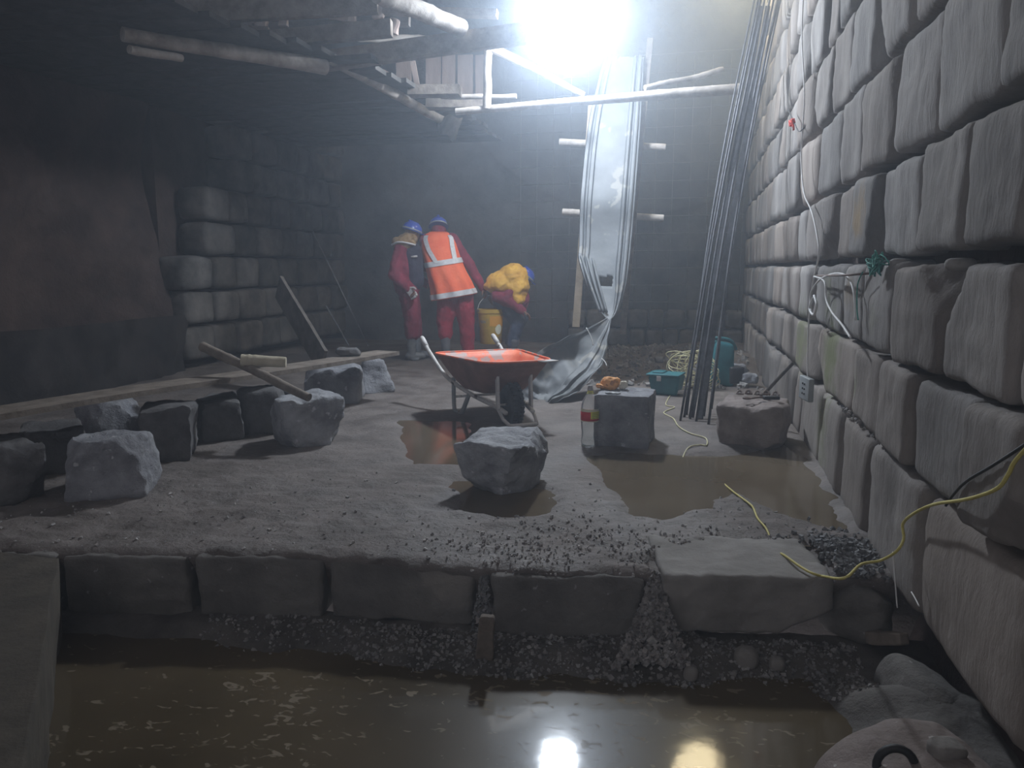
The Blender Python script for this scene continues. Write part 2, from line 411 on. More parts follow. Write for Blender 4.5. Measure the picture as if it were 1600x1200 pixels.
def floor_z(x, y):
    v = Vector((x, y, 0))
    z = 0.010 + noise.noise(v*1.1)*0.012 + noise.noise(v*4.0)*0.007
    rough = 0.35 + 0.9*sstep(4.6, 2.9, y)
    z += (noise.noise(v*13)*0.011 + noise.noise(v*31)*0.004)*rough
    p = Vector((x, y))
    for i, pl in enumerate(PUDDLES):
        d = sdf(p, pl)
        if d < 0.22:
            d += noise.noise(v*6)*0.05
            z -= 0.038*sstep(0.06, -0.10, d)
    d = sdf(p, EPOLY)
    if d < 0.1: z -= 0.035*sstep(0.03, -0.02, d+noise.noise(v*9)*0.02)
    z += 0.10*sstep(7.6, 9.4, y)*sstep(-1.4, 0.6, x)*(0.7+noise.noise(v*2.2)) # rubble heap at the back right
    e = y-ledge_y(x)
    z -= 0.03*sstep(0.06, 0.0, e+noise.noise(v*12)*0.03)
    return z
bm = bmesh.new()
xs = [-7.0+0.12*i for i in range(26)]
while xs[-1] < 0.98: xs.append(xs[-1]+0.028)
ss = [0.0]
while ss[-1] < 9.3: ss.append(ss[-1]+(0.022 if ss[-1] < 2.4 else 0.06 if ss[-1] < 5 else 0.12))
grid = []
for s in ss:
    row = []
    for x in xs:
        y = ledge_y(x)+0.015+s
        row.append(bm.verts.new((x, y, floor_z(x, y))))
    grid.append(row)
for a, b in zip(grid, grid[1:]):
    for i in range(len(xs)-1): bm.faces.new((a[i], a[i+1], b[i+1], b[i]))
# front lip folds down behind the kerb stones
low = [bm.verts.new((v.co.x, v.co.y+0.30, -0.45)) for v in grid[0]]
for i in range(len(xs)-1): bm.faces.new((low[i], low[i+1], grid[0][i+1], grid[0][i]))
struct('floor', bm, M_FLOOR)

for poly, lab in zip(PUDDLES, ('wide muddy brown puddle on the floor between kerb slab and stone wall',
                               'small muddy puddle under the front of the single grey stone',
                               'shallow square puddle on the floor left of the wheelbarrow wheel')):
    x0 = min(p.x for p in poly)-0.25; x1 = min(max(p.x for p in poly)+0.25, 0.80)
    y0 = max(min(p.y for p in poly)-0.2, ledge_y(x0)+0.25); y1 = max(p.y for p in poly)+0.2
    bm = bmesh.new(); pz = -0.0055-0.0010*PUDDLES.index(poly)
    vs = [bm.verts.new(p) for p in ((x0, y0, pz), (x1, y0, pz), (x1, y1, pz), (x0, y1, pz))]
    bm.faces.new(vs)
    tag(obj('puddle', bm, M_PUDDLE, None, False), lab, 'puddle', kind='stuff')

# ---- right wall of big squared blocks
bm = bmesh.new()
COURSES = [  # z bottom, z top, pixel x of the joints near the camera (read at mid height)
    (-0.03, 0.42, [(1585, 1040), (1424, 890), (1345, 800), (1303, 725), (1268, 680), (1240, 630)]),
    (0.43, 0.76, [(1594, 780), (1501, 710), (1419, 650), (1369, 620), (1324, 590), (1266, 560), (1234, 545), (1208, 530)]),
    (0.775, 1.13, [(1577, 530), (1463, 510), (1391, 490), (1343, 480), (1310, 470), (1258, 455), (1239, 450), (1216, 445)]),
    (1.16, 1.51, [(1504, 290), (1422, 320), (1364, 330), (1325, 340), (1296, 345), (1250, 350), (1233, 365), (1219, 370), (1200, 375)]),
    (1.535, 1.945, [(1565, 60), (1448, 130), (1386, 170), (1336, 205), (1303, 225), (1269, 250), (1240, 260), (1222, 280)]),
    (1.965, 2.37, [(1416, 10), (1357, 40), (1320, 90), (1291, 110), (1265, 140), (1240, 160), (1218, 190)]),
    (2.39, 2.80, []), (2.82, 3.22, []), (3.24, 3.66, []), (3.68, 4.08, []), (4.10, 4.5, []), (4.52, 4.95, [])]
rnd = random.Random(5)
for ci, (z0, z1, jx) in enumerate(COURSES):
    ys = sorted(onx(px, py, 0.755).y for (px, py) in jx) if jx else [1.9+rnd.uniform(-.2, .2)]
    left = [ys[0]]
    while left[-1] > -0.6: left.append(left[-1]-rnd.uniform(0.33, 0.5))
    while ys[-1] < 11.4: ys.append(ys[-1]+rnd.uniform(0.3, 0.62))
    ys = left[:0:-1]+ys
    for y0, y1 in zip(ys, ys[1:]):
        sd = int(y0*131+ci*977) & 1023; rr = random.Random(sd)
        g = rr.uniform(0.012, 0.026) if y0 < 5 else 0.012
        n = 16 if y0 < 3.2 else 11 if y0 < 5 else 6
        if ci > 5: n = min(n, 6)
        w = y1-y0-g; h = z1-z0-rr.uniform(0, 0.014)
        dx = rr.uniform(-0.018, 0.022)
        pls = []
        if rr.random() < 0.4: pls.append(((-1, rr.choice((-1, 1))*1.2, rr.uniform(-1, 1)), rr.uniform(0.55, 0.64)))
        yc = (y0+y1)/2
        add_rock(bm, (wall_x(yc)+0.17+dx, yc, z0+h/2), (0.36, w, h), n, rr.uniform(11, 20), 0.014, 4.0, sd,
                 rotm(rr.uniform(-1, 1), rr.uniform(-1.5, 1.5), rr.uniform(-2.0, 2.0)), planes=pls, fine=0.006 if n > 8 else 0.0)
wall_r = struct('wall_right', bm, M_WALL)
bm = bmesh.new()   # dark packed earth behind the joints
add_box(bm, (1.13, 5.4, 2.0), (0.46, 12.4, 5.2))
struct('wall_right_backing', bm, M_EARTH, False).name = 'trim_1'

# ---- back wall: rough dark face; masonry footing
def rough_wall(name, p0, p1, zt, m, amp=0.12, fr=1.2, res=0.12, seed=0, zb=-0.5, th=0.4):
    bm = bmesh.new(); p0 = Vector(p0); p1 = Vector(p1); d = (p1-p0); L_ = d.length; d.normalize()
    nrm = Vector((d.y, -d.x, 0)); nx = int(L_/res); nz = int((zt-zb)/res); g = []
    for j in range(nz+1):
        row = []
        for i in range(nx+1):
            p = p0+d*(L_*i/nx)+Vector((0, 0, zb+(zt-zb)*j/nz))
            k = noise.noise(p*fr+Vector((seed, 0, 0)))*amp+noise.noise(p*fr*3.1)*amp*0.4+noise.noise(p*fr*8)*amp*0.15
            row.append(bm.verts.new(p+nrm*k))
        g.append(row)
    for a, b in zip(g, g[1:]):
        for i in range(nx): bm.faces.new((a[i], a[i+1], b[i+1], b[i]))
    bk = [bm.verts.new(v-nrm*th) for v in (p0+Vector((0, 0, zb)), p1+Vector((0, 0, zb)), p1+Vector((0, 0, zt)), p0+Vector((0, 0, zt)))]
    bm.faces.new(bk[::-1])
    return struct(name, bm, m)
rough_wall('wall_back', (-6.4, 11.35, 0), (1.1, 11.35, 0), 5.0, mat('dark_rock', (0.055, 0.058, 0.062), (0.12, 0.125, 0.13), 0.95, 1.4, 0.5, 9, bd=0.05), 0.14, 1.3)
bm = bmesh.new()
for ci in range(2):
    x = -1.6
    while x < 0.7:
        w = rnd.uniform(0.2, 0.34)
        add_rock(bm, (x+w/2, 11.08, 0.14+ci*0.27), (w-0.02, 0.3, 0.25), 5, 8, 0.015, 5, int(x*100)+ci*9)
        x += w
tag(struct('trim_2', bm, M_FARSTONE), 'low footing of small stone blocks along the foot of the back wall', 'footing')
# earth face on the left and the masonry beyond it
rough_wall('wall_left', (-6.7, -1.0, 0), (-5.5, 7.4, 0), 5.0, M_EARTH, 0.25, 0.7, 0.16, 4)
bm = bmesh.new()
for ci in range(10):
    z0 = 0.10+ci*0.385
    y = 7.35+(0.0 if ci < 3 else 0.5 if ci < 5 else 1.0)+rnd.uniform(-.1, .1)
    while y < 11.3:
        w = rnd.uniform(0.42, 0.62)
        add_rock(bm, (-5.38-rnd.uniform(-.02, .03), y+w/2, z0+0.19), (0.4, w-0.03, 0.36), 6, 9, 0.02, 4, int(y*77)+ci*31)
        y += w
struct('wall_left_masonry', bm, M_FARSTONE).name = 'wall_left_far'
bm = bmesh.new(); add_box(bm, (-6.05, 9.6, 2.0), (0.9, 4.2, 5.2)); struct('trim_3', bm, M_EARTH, False)
# left low face behind the stones; the deep shadow there is put into its colour
rough_wall('trim_4', (-4.9, 2.2, 0), (-5.2, 7.3, 0), 0.62, mat('shadow_dark_earth', (0.010, 0.009, 0.009), (0.03, 0.026, 0.025), 0.95, 3, 0.5, 9), 0.2, 1.5, 0.1, 9, th=0.9)
# ceiling
bm = bmesh.new()
y = 0.6
while y < 11.6:
    w = 0.24; add_box(bm, (-2.9, y+w/2, 5.02+rnd.uniform(-.012, .012)), (8.4, w-0.012, 0.03), bevel=0.0); y += w
struct('ceiling', bm, M_DWOOD, False)

# ---- the pit
WZ = -0.275
bm = bmesh.new()
vs = [bm.verts.new(p) for p in ((-2.6, 0.2, WZ), (0.765, 0.2, WZ), (0.77, 2.85, WZ), (-2.6, 2.6, WZ))]
bm.faces.new(vs)
tag(obj('pit_water', bm, M_WATER, None, False), 'murky brown water with floating flecks filling the pit below the kerb', 'water', kind='stuff')
def pit_z(x, y):
    v = Vector((x, y, 0)); e = ledge_y(x)-y
    sh = 0.06+0.24*sstep(-1.9, -0.9, x)          # how far the gravel shelf runs out from the kerb
    sh += 0.10*math.exp(-((x-0.0)/0.25)**2)
    z = -0.240-0.10*sstep(0.02, sh+0.25, e+noise.noise(v*3)*0.06)
    z += 0.05*math.exp(-((x+0.03)/0.12)**2)*sstep(0.30, 0.0, e)
    z += noise.noise(v*9)*0.012+noise.noise(v*22)*0.006
    wx = wall_x(y)
    z += 0.17*sstep(0.33, 0.02, wx-x-0.03+noise.noise(v*5)*0.05)*sstep(2.65, 2.35, y)   # mud against the wall foot
    z += 0.05*sstep(0.8, 0.5, y)
    return z
bm = bmesh.new(); g = []
for j in range(112):
    row = []
    for i in range(150):
        x = -2.9+4.1*i/149; y = 0.1+(ledge_y(x)+0.06-0.1)*j/111
        row.append(bm.verts.new((x, y, pit_z(x, y))))
    g.append(row)
for a, b in zip(g, g[1:]):
    for i in range(149): bm.faces.new((a[i], a[i+1], b[i+1], b[i]))
struct('pit_floor', bm, M_PIT).name = 'floor_pit'
# left bank that bounds the pit
bm = bmesh.new()
e0 = onz(92, 872, 0.0); e1 = onz(38, 1205, 0.0); dd = (e1-e0).normalized(); e2 = e1+dd*1.0
pts = [(-3.6, 2.42), (e0.x, e0.y), (e1.x, e1.y), (e2.x, e2.y), (-4.5, e2.y-0.2), (-4.5, 2.42)]
n = 40; rows = []
for j in range(n+1):
    t = j/n; R0 = e0.lerp(e2, t); row = []
    for i in range(n+1):
        x = R0.x+(-5.8-R0.x)*(i/n)**1.6
        row.append(bm.verts.new((x+noise.noise(Vector((t*9, i, 0)))*0.012, R0.y, 0.0+noise.noise(Vector((x*3, R0.y*3, 5)))*0.012)))
    rows.append(row)
for a, b in zip(rows, rows[1:]):
    for i in range(n): bm.faces.new((a[i], b[i], b[i+1], a[i+1]))
edge = [r_[0] for r_ in rows]; lowv = [bm.verts.new((v.co.x-0.02+noise.noise(v.co*6)*0.02, v.co.y, -0.5)) for v in edge]
for i in range(n): bm.faces.new((edge[i], lowv[i], lowv[i+1], edge[i+1]))
struct('bank_left', bm, mat('bank_mud', (0.04, 0.033, 0.024), (0.08, 0.066, 0.05), 0.9, 5, 0.5, 20)).name = 'floor_bank'

# ================================================================== HAZE
bm = bmesh.new()
add_box(bm, (-2.6, 4.95, 2.25), (9.0, 14.0, 5.6))
hm = bpy.data.materials.new('smoky_air'); hm.use_nodes = True
hm.node_tree.nodes.clear()
vo = hm.node_tree.nodes.new('ShaderNodeOutputMaterial'); vs_ = hm.node_tree.nodes.new('ShaderNodeVolumeScatter')
vs_.inputs['Color'].default_value = (0.74, 0.85, 1.0, 1); vs_.inputs['Density'].default_value = 0.023
vs_.inputs['Anisotropy'].default_value = 0.68
hm.node_tree.links.new(vs_.outputs[0], vo.inputs['Volume'])
tag(obj('haze', bm, hm, None, False), 'thin bluish smoke and dust hanging in the air of the whole cavern', 'haze', kind='stuff')

# thicker smoke around the lamp, added to give it a bloom-like glow
bm = bmesh.new(); ell_ = bmesh.ops.create_icosphere(bm, subdivisions=4, radius=1.0)
bmesh.ops.transform(bm, matrix=Matrix.Translation((-0.45, 7.9, 3.25)) @ Matrix.Diagonal((1.9, 2.4, 1.6, 1)), verts=ell_['verts'])
sm = hm.copy(); sm.name = 'lamp_glow_smoke'; sm.node_tree.nodes['Volume Scatter'].inputs['Density'].default_value = 0.05
tag(obj('smoke', bm, sm, None, True), 'cloud of smoke around the floodlight, thickened to widen its glow', 'smoke', kind='stuff')

# ================================================================== LAMPS
t = thing('work_lamp', 'glaring white floodlight hanging above the work area under the scaffold poles', 'lamp', LAMP_POS)
aim = Vector((0.3, -1, -0.42)).to_track_quat('-Z', 'Y').to_matrix().to_4x4()
bm = bmesh.new(); add_box(bm, (0, 0, 0.035), (0.36, 0.27, 0.05), bevel=0.012); bmesh.ops.transform(bm, matrix=aim, verts=bm.verts); obj('housing', bm, M_BLACK, t)
bm = bmesh.new(); add_box(bm, (0, 0, 0.0), (0.27, 0.21, 0.016)); bmesh.ops.transform(bm, matrix=aim, verts=bm.verts); obj('lamp_glass', bm, M_BUBBLE, t, False)
bm = bmesh.new(); add_tube(bm, [(-.19, 0, .03), (-.19, 0, .2), (.19, 0, .2), (.19, 0, .03)], 0.008, 6); add_tube(bm, [(0, 0, .2), (0, .1, 1.28)], 0.006, 6)
obj('bracket', bm, M_BLACK, t)
t = thing('hanging_lamp', 'warm white bulb hung near the back wall above the picture edge', 'lamp', WARM_POS)
bm = bmesh.new(); bmesh.ops.create_icosphere(bm, subdivisions=3, radius=0.33); obj('bulb', bm, M_WARMGL, t)
bm = bmesh.new(); add_lathe(bm, [(0.03, 0.31), (0.035, 0.36), (0.01, 0.37)], seg=12); add_tube(bm, [(0, 0, .36), (0, 0, .48)], 0.006, 6); obj('lamp_holder', bm, M_BLACK, t)
tgt = LAMP_POS+Vector((0.9, -2.2, -1.6))
lo = LAMP_POS+Vector((0.3, -1, -0.42)).normalized()*0.05
point_light('work_lamp_light', lo+Vector((0.03, -0.12, -0.05)), 340, COOL, 0.12)
point_light('hanging_lamp_light', WARM_POS+Vector((0, -0.05, -0.2)), 6, (1.0, 0.85, 0.6), 0.12)

# ================================================================== KERB STONES
def kerb(px0, px1, h, ztop, label, m, sd, depth_=0.5, dy=0.0, e=44, amp_=0.016, **k):
    a = onz(px0[0], px0[1]); b = onz(px1[0], px1[1])
    mid = (a+b)/2; L_ = (b-a).length; ang = math.atan2(b.y-a.y, b.x-a.x)
    bm = bmesh.new()
    add_rock(bm, (mid.x-math.sin(ang)*depth_/2, mid.y+math.cos(ang)*depth_/2+dy, ztop-h/2), (L_-0.012, depth_, h), 24, e, amp_, 4.5, sd,
             Euler((0, 0, ang)).to_matrix(), fine=0.008, **k)
    return tag(obj('kerb_stone', bm, m, None, True, (mid.x, mid.y+0.2, ztop-h)), label, 'kerb stone', 'kerb stones along the edge of the pit')
kerb((-170, 862), (86, 866), 0.26, -0.012, 'dark kerb stone at the far left end of the row, half behind the mud bank', M_KERB, 11)
kerb((90, 866), (296, 868), 0.25, -0.012, 'darkest kerb stone of the row, beside the left mud bank', M_KERB, 12)
kerb((300, 868), (506, 871), 0.24, -0.010, 'dull grey kerb stone between the darkest one and the paler-topped one', M_KERB, 13)
kerb((512, 871), (742, 884), 0.235, -0.010, 'kerb stone with a pale worn patch, left of the wooden stake gap', mat('worn_kerb_stone', (0.10, 0.092, 0.085), (0.19, 0.178, 0.165), 0.88, 3, 0.6, 22, patches=[((0.30, 0.275, 0.25), (0.19, -0.2, 0.17), 0.13, 0.8)]), 14)
kerb((766, 893), (1006, 899), 0.24, -0.012, 'middle kerb stone between the narrow gap and the gravel filled gap', M_KERB, 15)
kerb((1034, 903), (1312, 908), 0.22, 0.012, 'right hand kerb stone with a clean pale flat top and rough undercut face', M_SLAB, 16, 0.42,
     e=26, amp_=0.010, planes=(((0.9, -0.5, -0.7), 0.58), ((0.1, -0.7, -1), 0.68)))
a = onz(1350, 900, -0.12)
bm = bmesh.new(); add_rock(bm, (0.66, 2.98, -0.13), (0.24, 0.35, 0.2), 12, 6, 0.04, 5, 77, fine=0.012, chips=3)
tag(obj('rubble_stone', bm, M_KERB, None, True, (0.66, 2.98, -0.2)), 'dark broken stone wedged between the pale kerb slab and the wall', 'stone')

# ================================================================== LOOSE QUARRY STONES
def qstone(label, px, py, wpx, hpx, d, yaw, m, sd, zb=0.0, n=16, e=12, chips=4, taper=(1, 1), group=None, amp=0.028, name='quarry_stone', tilt=(0, 0), planes=(), shear=(0, 0), fine=0.012):
    p = onz(px, py, zb); k = depth(p)/F
    w = wpx*k; h = hpx*k*1.0
    dirn = Vector((p.x, p.y, 0)).normalized()
    c = p+dirn*(d*0.5)
    cy = math.atan2(-dirn.x, dirn.y)        # square to the viewer's line, then turned by yaw
    bm = bmesh.new()
    add_rock(bm, (0, 0, h/2), (w, d, h), n, e, amp, 5.5, sd, None, chips=chips, taper=taper, fine=fine, planes=planes, shear=shear, flatbot=True)
    bmesh.ops.transform(bm, matrix=Matrix.Translation((c.x, c.y, zb-0.006)) @ Matrix.Rotation(cy+R(yaw), 4, 'Z') @ Euler((R(tilt[0]), R(tilt[1]), 0)).to_matrix().to_4x4(), verts=bm.verts)
    o = obj(name, bm, m, None, True, (c.x, c.y, zb))
    auto_smooth(o, 33)
    return tag(o, label, 'stone', group), h, c
Q = 'loose quarried stone blocks on the floor'
qstone('pale blue-grey angular stone block alone in the middle of the floor', 790, 779, 112, 88, 0.42, -24, M_GREY, 21, -0.012, 24, 16, 3, (0.80, 1.10), Q, planes=(((-0.6, -1, -0.9), 0.60), ((1, -0.8, -1), 0.68)))
b2, h2, c2 = qstone('square-cut grey stone block standing just right of the plastic bottle', 975, 702, 88, 86, 0.34, -9, M_GREY2, 22, 0.0, 18, 30, 0, (0.97, 1.0), Q, amp=0.012, fine=0.004)
b3, h3, c3 = qstone('reddish rough stone block with iron hooks on top near the wall', 1176, 705, 104, 74, 0.42, -6, M_RED, 23, -0.01, 18, 9, 2, (0.95, 1.0), Q)
b4, h4, c4 = qstone('light grey stone block under the lower end of the leaning pole', 482, 701, 100, 78, 0.36, 14, M_GREY, 24, 0.0, 20, 14, 5, (0.92, 1.0), Q)
qstone('big pale grey stone block in the left foreground of the floor', 180, 782, 122, 96, 0.36, -14, M_GREY2, 25, 0.0, 20, 16, 3, (1.0, 0.92), Q)
qstone('grey stone block with a sloping facet behind the big pale block', 180, 706, 92, 76, 0.34, 18, M_GREY2, 26, 0.0, 14, 14, 5, (1, 0.9), Q)
qstone('tall dark brown stone block right behind the big pale block', 268, 724, 76, 88, 0.36, -6, M_DARKST, 27, 0.0, 14, 16, 1, (0.94, 1.0), Q)
qstone('dark square stone block in the row, second right of the big pale block', 344, 692, 64, 66, 0.36, 5, M_DARKST, 28, 0.0, 12, 16, 2, (1, 1), Q)
qstone('dark rounded stone block in shade just left of the leaning pole foot', 410, 682, 70, 72, 0.36, -10, M_DARKST, 29, 0.0, 12, 10, 3, (1, 0.9), Q)
qstone('dark stone block with a broken right side at the left picture edge', 12, 795, 96, 96, 0.42, 10, M_DARKST, 30, 0.0, 14, 14, 4, (1, 0.92), Q)
qstone('dark stone block deep in shade between left edge block and big pale block', 86, 745, 90, 72, 0.4, 0, M_DARKST, 31, 0.0, 10, 12, 3, (1, 1), Q)
qstone('blue-grey rough stone under the far end of the long plank', 522, 634, 92, 58, 0.42, -8, M_GREY2, 32, 0.0, 14, 8, 4, (1, 0.9), Q)
qstone('pointed pale grey stone at the right end of the stone row', 584, 616, 54, 54, 0.34, 12, M_GREY2, 33, 0.0, 14, 9, 2, (1.15, 0.55), Q)
qstone('small grey stone lump right behind the pole foot block', 528, 654, 24, 20, 0.12, 0, M_GREY2, 34, 0.0, 8, 6, 3, (1, 0.9), Q)
qstone('dark low stone behind the shaded rounded block', 446, 655, 60, 46, 0.3, 8, M_DARKST, 35, 0.0, 10, 10, 3, (1, 0.9), Q)

# small rubble heap at the back right
for (px, py, w_, h_, lab) in ((1029, 566, 13, 9, 'small pale cobble on the rubble heap, left of its twin'), (1045, 564, 18, 8, 'flat pale cobble on the rubble heap, right of its twin'),
                              (1150, 592, 30, 22, 'angular grey rubble stone right of the tall teal box'), (1168, 600, 26, 16, 'low grey rubble stone nearest the foot of the wall')):
    qstone(lab, px, py, w_, h_, 0.16, 10, M_GREY2, px, 0.045, 8, 5, 2, (1, 0.9), 'rubble stones on the back heap', name='rubble_stone')

# ================================================================== FOREGROUND ROCKS IN THE PIT
bm = bmesh.new(); p = onz(1425, 1225, -0.2)
add_rock(bm, (p.x, p.y, -0.24), (0.44, 0.40, 0.24), 24, 3.0, 0.03, 4, 41, rotm(4, -8, 18), fine=0.006)
tag(obj('boulder', bm, M_RED, None, True, (p.x, p.y, WZ-0.1)), 'smooth pinkish boulder in the bottom right corner of the picture', 'stone')
bm = bmesh.new(); p2 = onz(1480, 1174, -0.102)
add_rock(bm, p2, (0.085, 0.06, 0.05), 8, 4, 0.01, 12, 42, rotm(10, 5, 25), chips=2)
tag(obj('stone_chip', bm, M_SLAB, None, True, p2), 'pale flat stone chip lying on the bottom right boulder', 'stone')
p3 = onz(1400, 1192, -0.13)
bm = bmesh.new()
add_tube(bm, [p3+Vector((0.045*math.cos(a_), 0.0, 0.05*math.sin(a_)-0.01)) for a_ in [math.pi*1.15-k*math.pi*1.3/14 for k in range(15)]], 0.011, 8)
tag(obj('rubber_loop', bm, M_BCORD, None, True, p3), 'short black rubber loop standing on the bottom right boulder', 'loop')
bm = bmesh.new(); p = onz(1436, 1075, -0.2)
add_rock(bm, (p.x+0.02, p.y, -0.26), (0.20, 0.34, 0.22), 22, 3.2, 0.03, 4, 43, rotm(0, 16, 12), fine=0.006)
tag(obj('mortar_lump', bm, M_KERB, None, True, (p.x, p.y, -0.3)), 'smooth dark lump of mortar at the wall foot above the boulder', 'mortar')
for (px, py, w_, lab, sd) in ((1166, 1040, 0.085, 'round cobble at the waterline below the pale kerb slab', 51), (1213, 1046, 0.055, 'small cobble at the waterline right of the round cobble', 52),
                              (1080, 1062, 0.05, 'small pale stone at the waterline in front of the gravel cone', 53)):
    p = onz(px, py, -0.26); bm = bmesh.new()
    add_rock(bm, p+Vector((0, 0.02, w_*0.2)), (w_, w_, w_*0.9), 10, 2.6, 0.008, 12, sd)
    tag(obj('cobble', bm, M_SLAB, None, True, p), lab, 'stone')
# wooden stake and wood wedge
p = onz(756, 1034, -0.25); bm = bmesh.new()
add_rock(bm, p+Vector((0, 0.03, 0.075)), (0.058, 0.034, 0.17), 10, 12, 0.006, 12, 61, rotm(6, 3, 10), taper=(1.1, 0.85))
tag(obj('wooden_stake', bm, M_WOOD, None, True, p), 'short wooden stake standing in the gravel below the narrow kerb gap', 'stake')
bm = bmesh.new(); p = onz(1372, 978, -0.13); q = onz(1400, 1016, -0.2)
add_rock(bm, (p+q)/2, (0.05, 0.16, 0.045), 8, 10, 0.006, 12, 62, Euler((R(-22), 0, R(32))).to_matrix())
tag(obj('wood_offcut', bm, M_WOOD, None, True, (p+q)/2), 'small wood offcut tipped against the wall foot above the mortar lump', 'wood')

# ================================================================== GRAVEL (uncountable)
def scatter(name, m, count, fn, smin, smax, label, seed=1, cat='gravel', power=2.5):
    rn = random.Random(seed); bm = bmesh.new()
    for _ in range(count):
        r_ = fn(rn)
        if r_ is None: continue
        s = smin+(smax-smin)*rn.random()**power
        M = Euler((rn.uniform(0, 6), rn.uniform(0, 6), rn.uniform(0, 6))).to_matrix()
        sc = Vector((s*rn.uniform(.7, 1.2), s*rn.uniform(.6, 1.0), s*rn.uniform(.4, .8)))
        vs = []
        for cx in (-1, 1):
            for cy in (-1, 1):
                for cz in (-1, 1):
                    j = Vector((cx*rn.uniform(.45, 1), cy*rn.uniform(.45, 1), cz*rn.uniform(.45, 1)))
                    vs.append(bm.verts.new(M @ Vector((j.x*sc.x, j.y*sc.y, j.z*sc.z))+Vector(r_)))
        for f in ((0, 1, 3, 2), (4, 6, 7, 5), (0, 4, 5, 1), (2, 3, 7, 6), (0, 2, 6, 4), (1, 5, 7, 3)):
            bm.faces.new([vs[i] for i in f])
    return tag(obj(name, bm, m, None, False), label, cat, kind='stuff')
def f_top(rn):
    x = rn.uniform(-3.0, 0.72); s = abs(rn.gauss(0, 0.55))
    if x < -0.9 and rn.random() < 0.5: return None
    y = ledge_y(x)+0.03+s
    if x > wall_x(y)-0.03: return None
    for pl in PUDDLES:
        if sdf(Vector((x, y)), pl) < -0.03: return None
    if sdf(Vector((x, y)), EPOLY) < -0.01 and rn.random() < 0.9: return None
    return (x, y, floor_z(x, y)+0.002)
scatter('gravel', mat('pale_gravel', (0.26, 0.25, 0.245), (0.48, 0.46, 0.45), 0.9, 20, 0.3, 80, rnd=0.35), 1400, f_top, 0.002, 0.010, 'fine gravel and stone chips scattered over the front of the floor', 3, power=3)
def f_clump(rn):
    cx, cy, r0 = rn.choice(((-0.72, 2.83, .16), (-0.5, 2.9, .14), (-0.15, 2.86, .14), (-0.42, 3.05, .18), (-0.1, 3.0, 0.16), (0.1, 3.05, .16), (-0.6, 2.74, .10), (0.3, 3.1, .15)))
    x = rn.gauss(cx, r0); y = max(ledge_y(x)+0.02, rn.gauss(cy, r0*0.6))
    if sdf(Vector((x, y)), PUDDLES[0]) < 0: return None
    return (x, y, floor_z(x, y)+0.003)
scatter('gravel', mat('pale_gravel', (0.26, 0.25, 0.245), (0.48, 0.46, 0.45), 0.9, 20, 0.3, 80, rnd=0.35), 800, f_clump, 0.0025, 0.009, 'clumps of crushed stone behind the middle kerb stones', 13)
def f_pit(rn):
    x = rn.uniform(-1.75, 0.65); s = rn.random()**1.2*0.36
    if x < -1.2 and rn.random() < 0.5: return None
    y = ledge_y(x)-0.005-s
    z = pit_z(x, y)
    if z < WZ-0.012: return None
    return (x, y, z+rn.uniform(-0.004, 0.002))
scatter('gravel', mat('shelf_gravel', (0.14, 0.133, 0.128), (0.31, 0.298, 0.288), 0.8, 20, 0.3, 80, rnd=0.35), 5200, f_pit, 0.003, 0.013, 'dark wet gravel shelf between the kerb stones and the water', 4)
gx = onz(1022, 900).x
def f_cone(rn):
    t = rn.random()**0.75; w = 0.014+0.125*t**1.2
    x = gx+0.015*t+rn.uniform(-1, 1)*w; y = ledge_y(x)+0.04-0.25*t
    z = -0.005-0.245*t**0.85+0.035*(1-abs(x-gx)/max(w, 1e-3))*t
    return (x, y, z+rn.uniform(-.02, .006))
scatter('gravel', M_GRAVEL, 1500, f_cone, 0.006, 0.015, 'pale gravel cone spilling out of the gap left of the pale kerb slab', 6, power=1.5)
gx2 = onz(754, 890).x
def f_gap(rn):
    t = rn.random(); x = gx2+rn.uniform(-1, 1)*(0.012+0.03*t)
    return (x, ledge_y(x)+0.03-0.06*t, -0.03-0.2*t)
scatter('gravel', M_DGRAVEL, 260, f_gap, 0.005, 0.011, 'dark gravel trickling down the narrow gap behind the wooden stake', 7)
cpx = onz(1312, 868)
def f_dark(rn):
    x = rn.gauss(cpx.x+0.02, 0.075); y = rn.gauss(cpx.y, 0.11)
    if x > wall_x(y)-0.01 or y < ledge_y(x)-0.02 or sdf(Vector((x, y)), EPOLY) < -0.005: return None
    return (x, y, 0.012+0.03*math.exp(-((x-cpx.x)**2+(y-cpx.y)**2)/0.012)*rn.random())
scatter('gravel', M_DGRAVEL, 900, f_dark, 0.006, 0.017, 'dark gravel heap between the pale kerb slab and the wall', 8, power=1.5)
def f_joint(rn):
    y = rn.uniform(3.0, 4.1); return (wall_x(y)+rn.uniform(-0.01, 0.08), y, 0.43+rn.uniform(-.004, .012)+0.0)
scatter('gravel', M_GRAVEL, 160, f_joint, 0.004, 0.017, 'stone crumbs caught in the joint of the wall above the lowest course', 9)
def f_back(rn):
    x = rn.uniform(-1.3, 0.75); y = rn.uniform(7.2, 10.8)
    return (x, y, floor_z(x, y)+0.01)
scatter('gravel', M_GRAVEL, 900, f_back, 0.01, 0.05, 'broken rubble heaped at the foot of the back wall', 10, power=3)

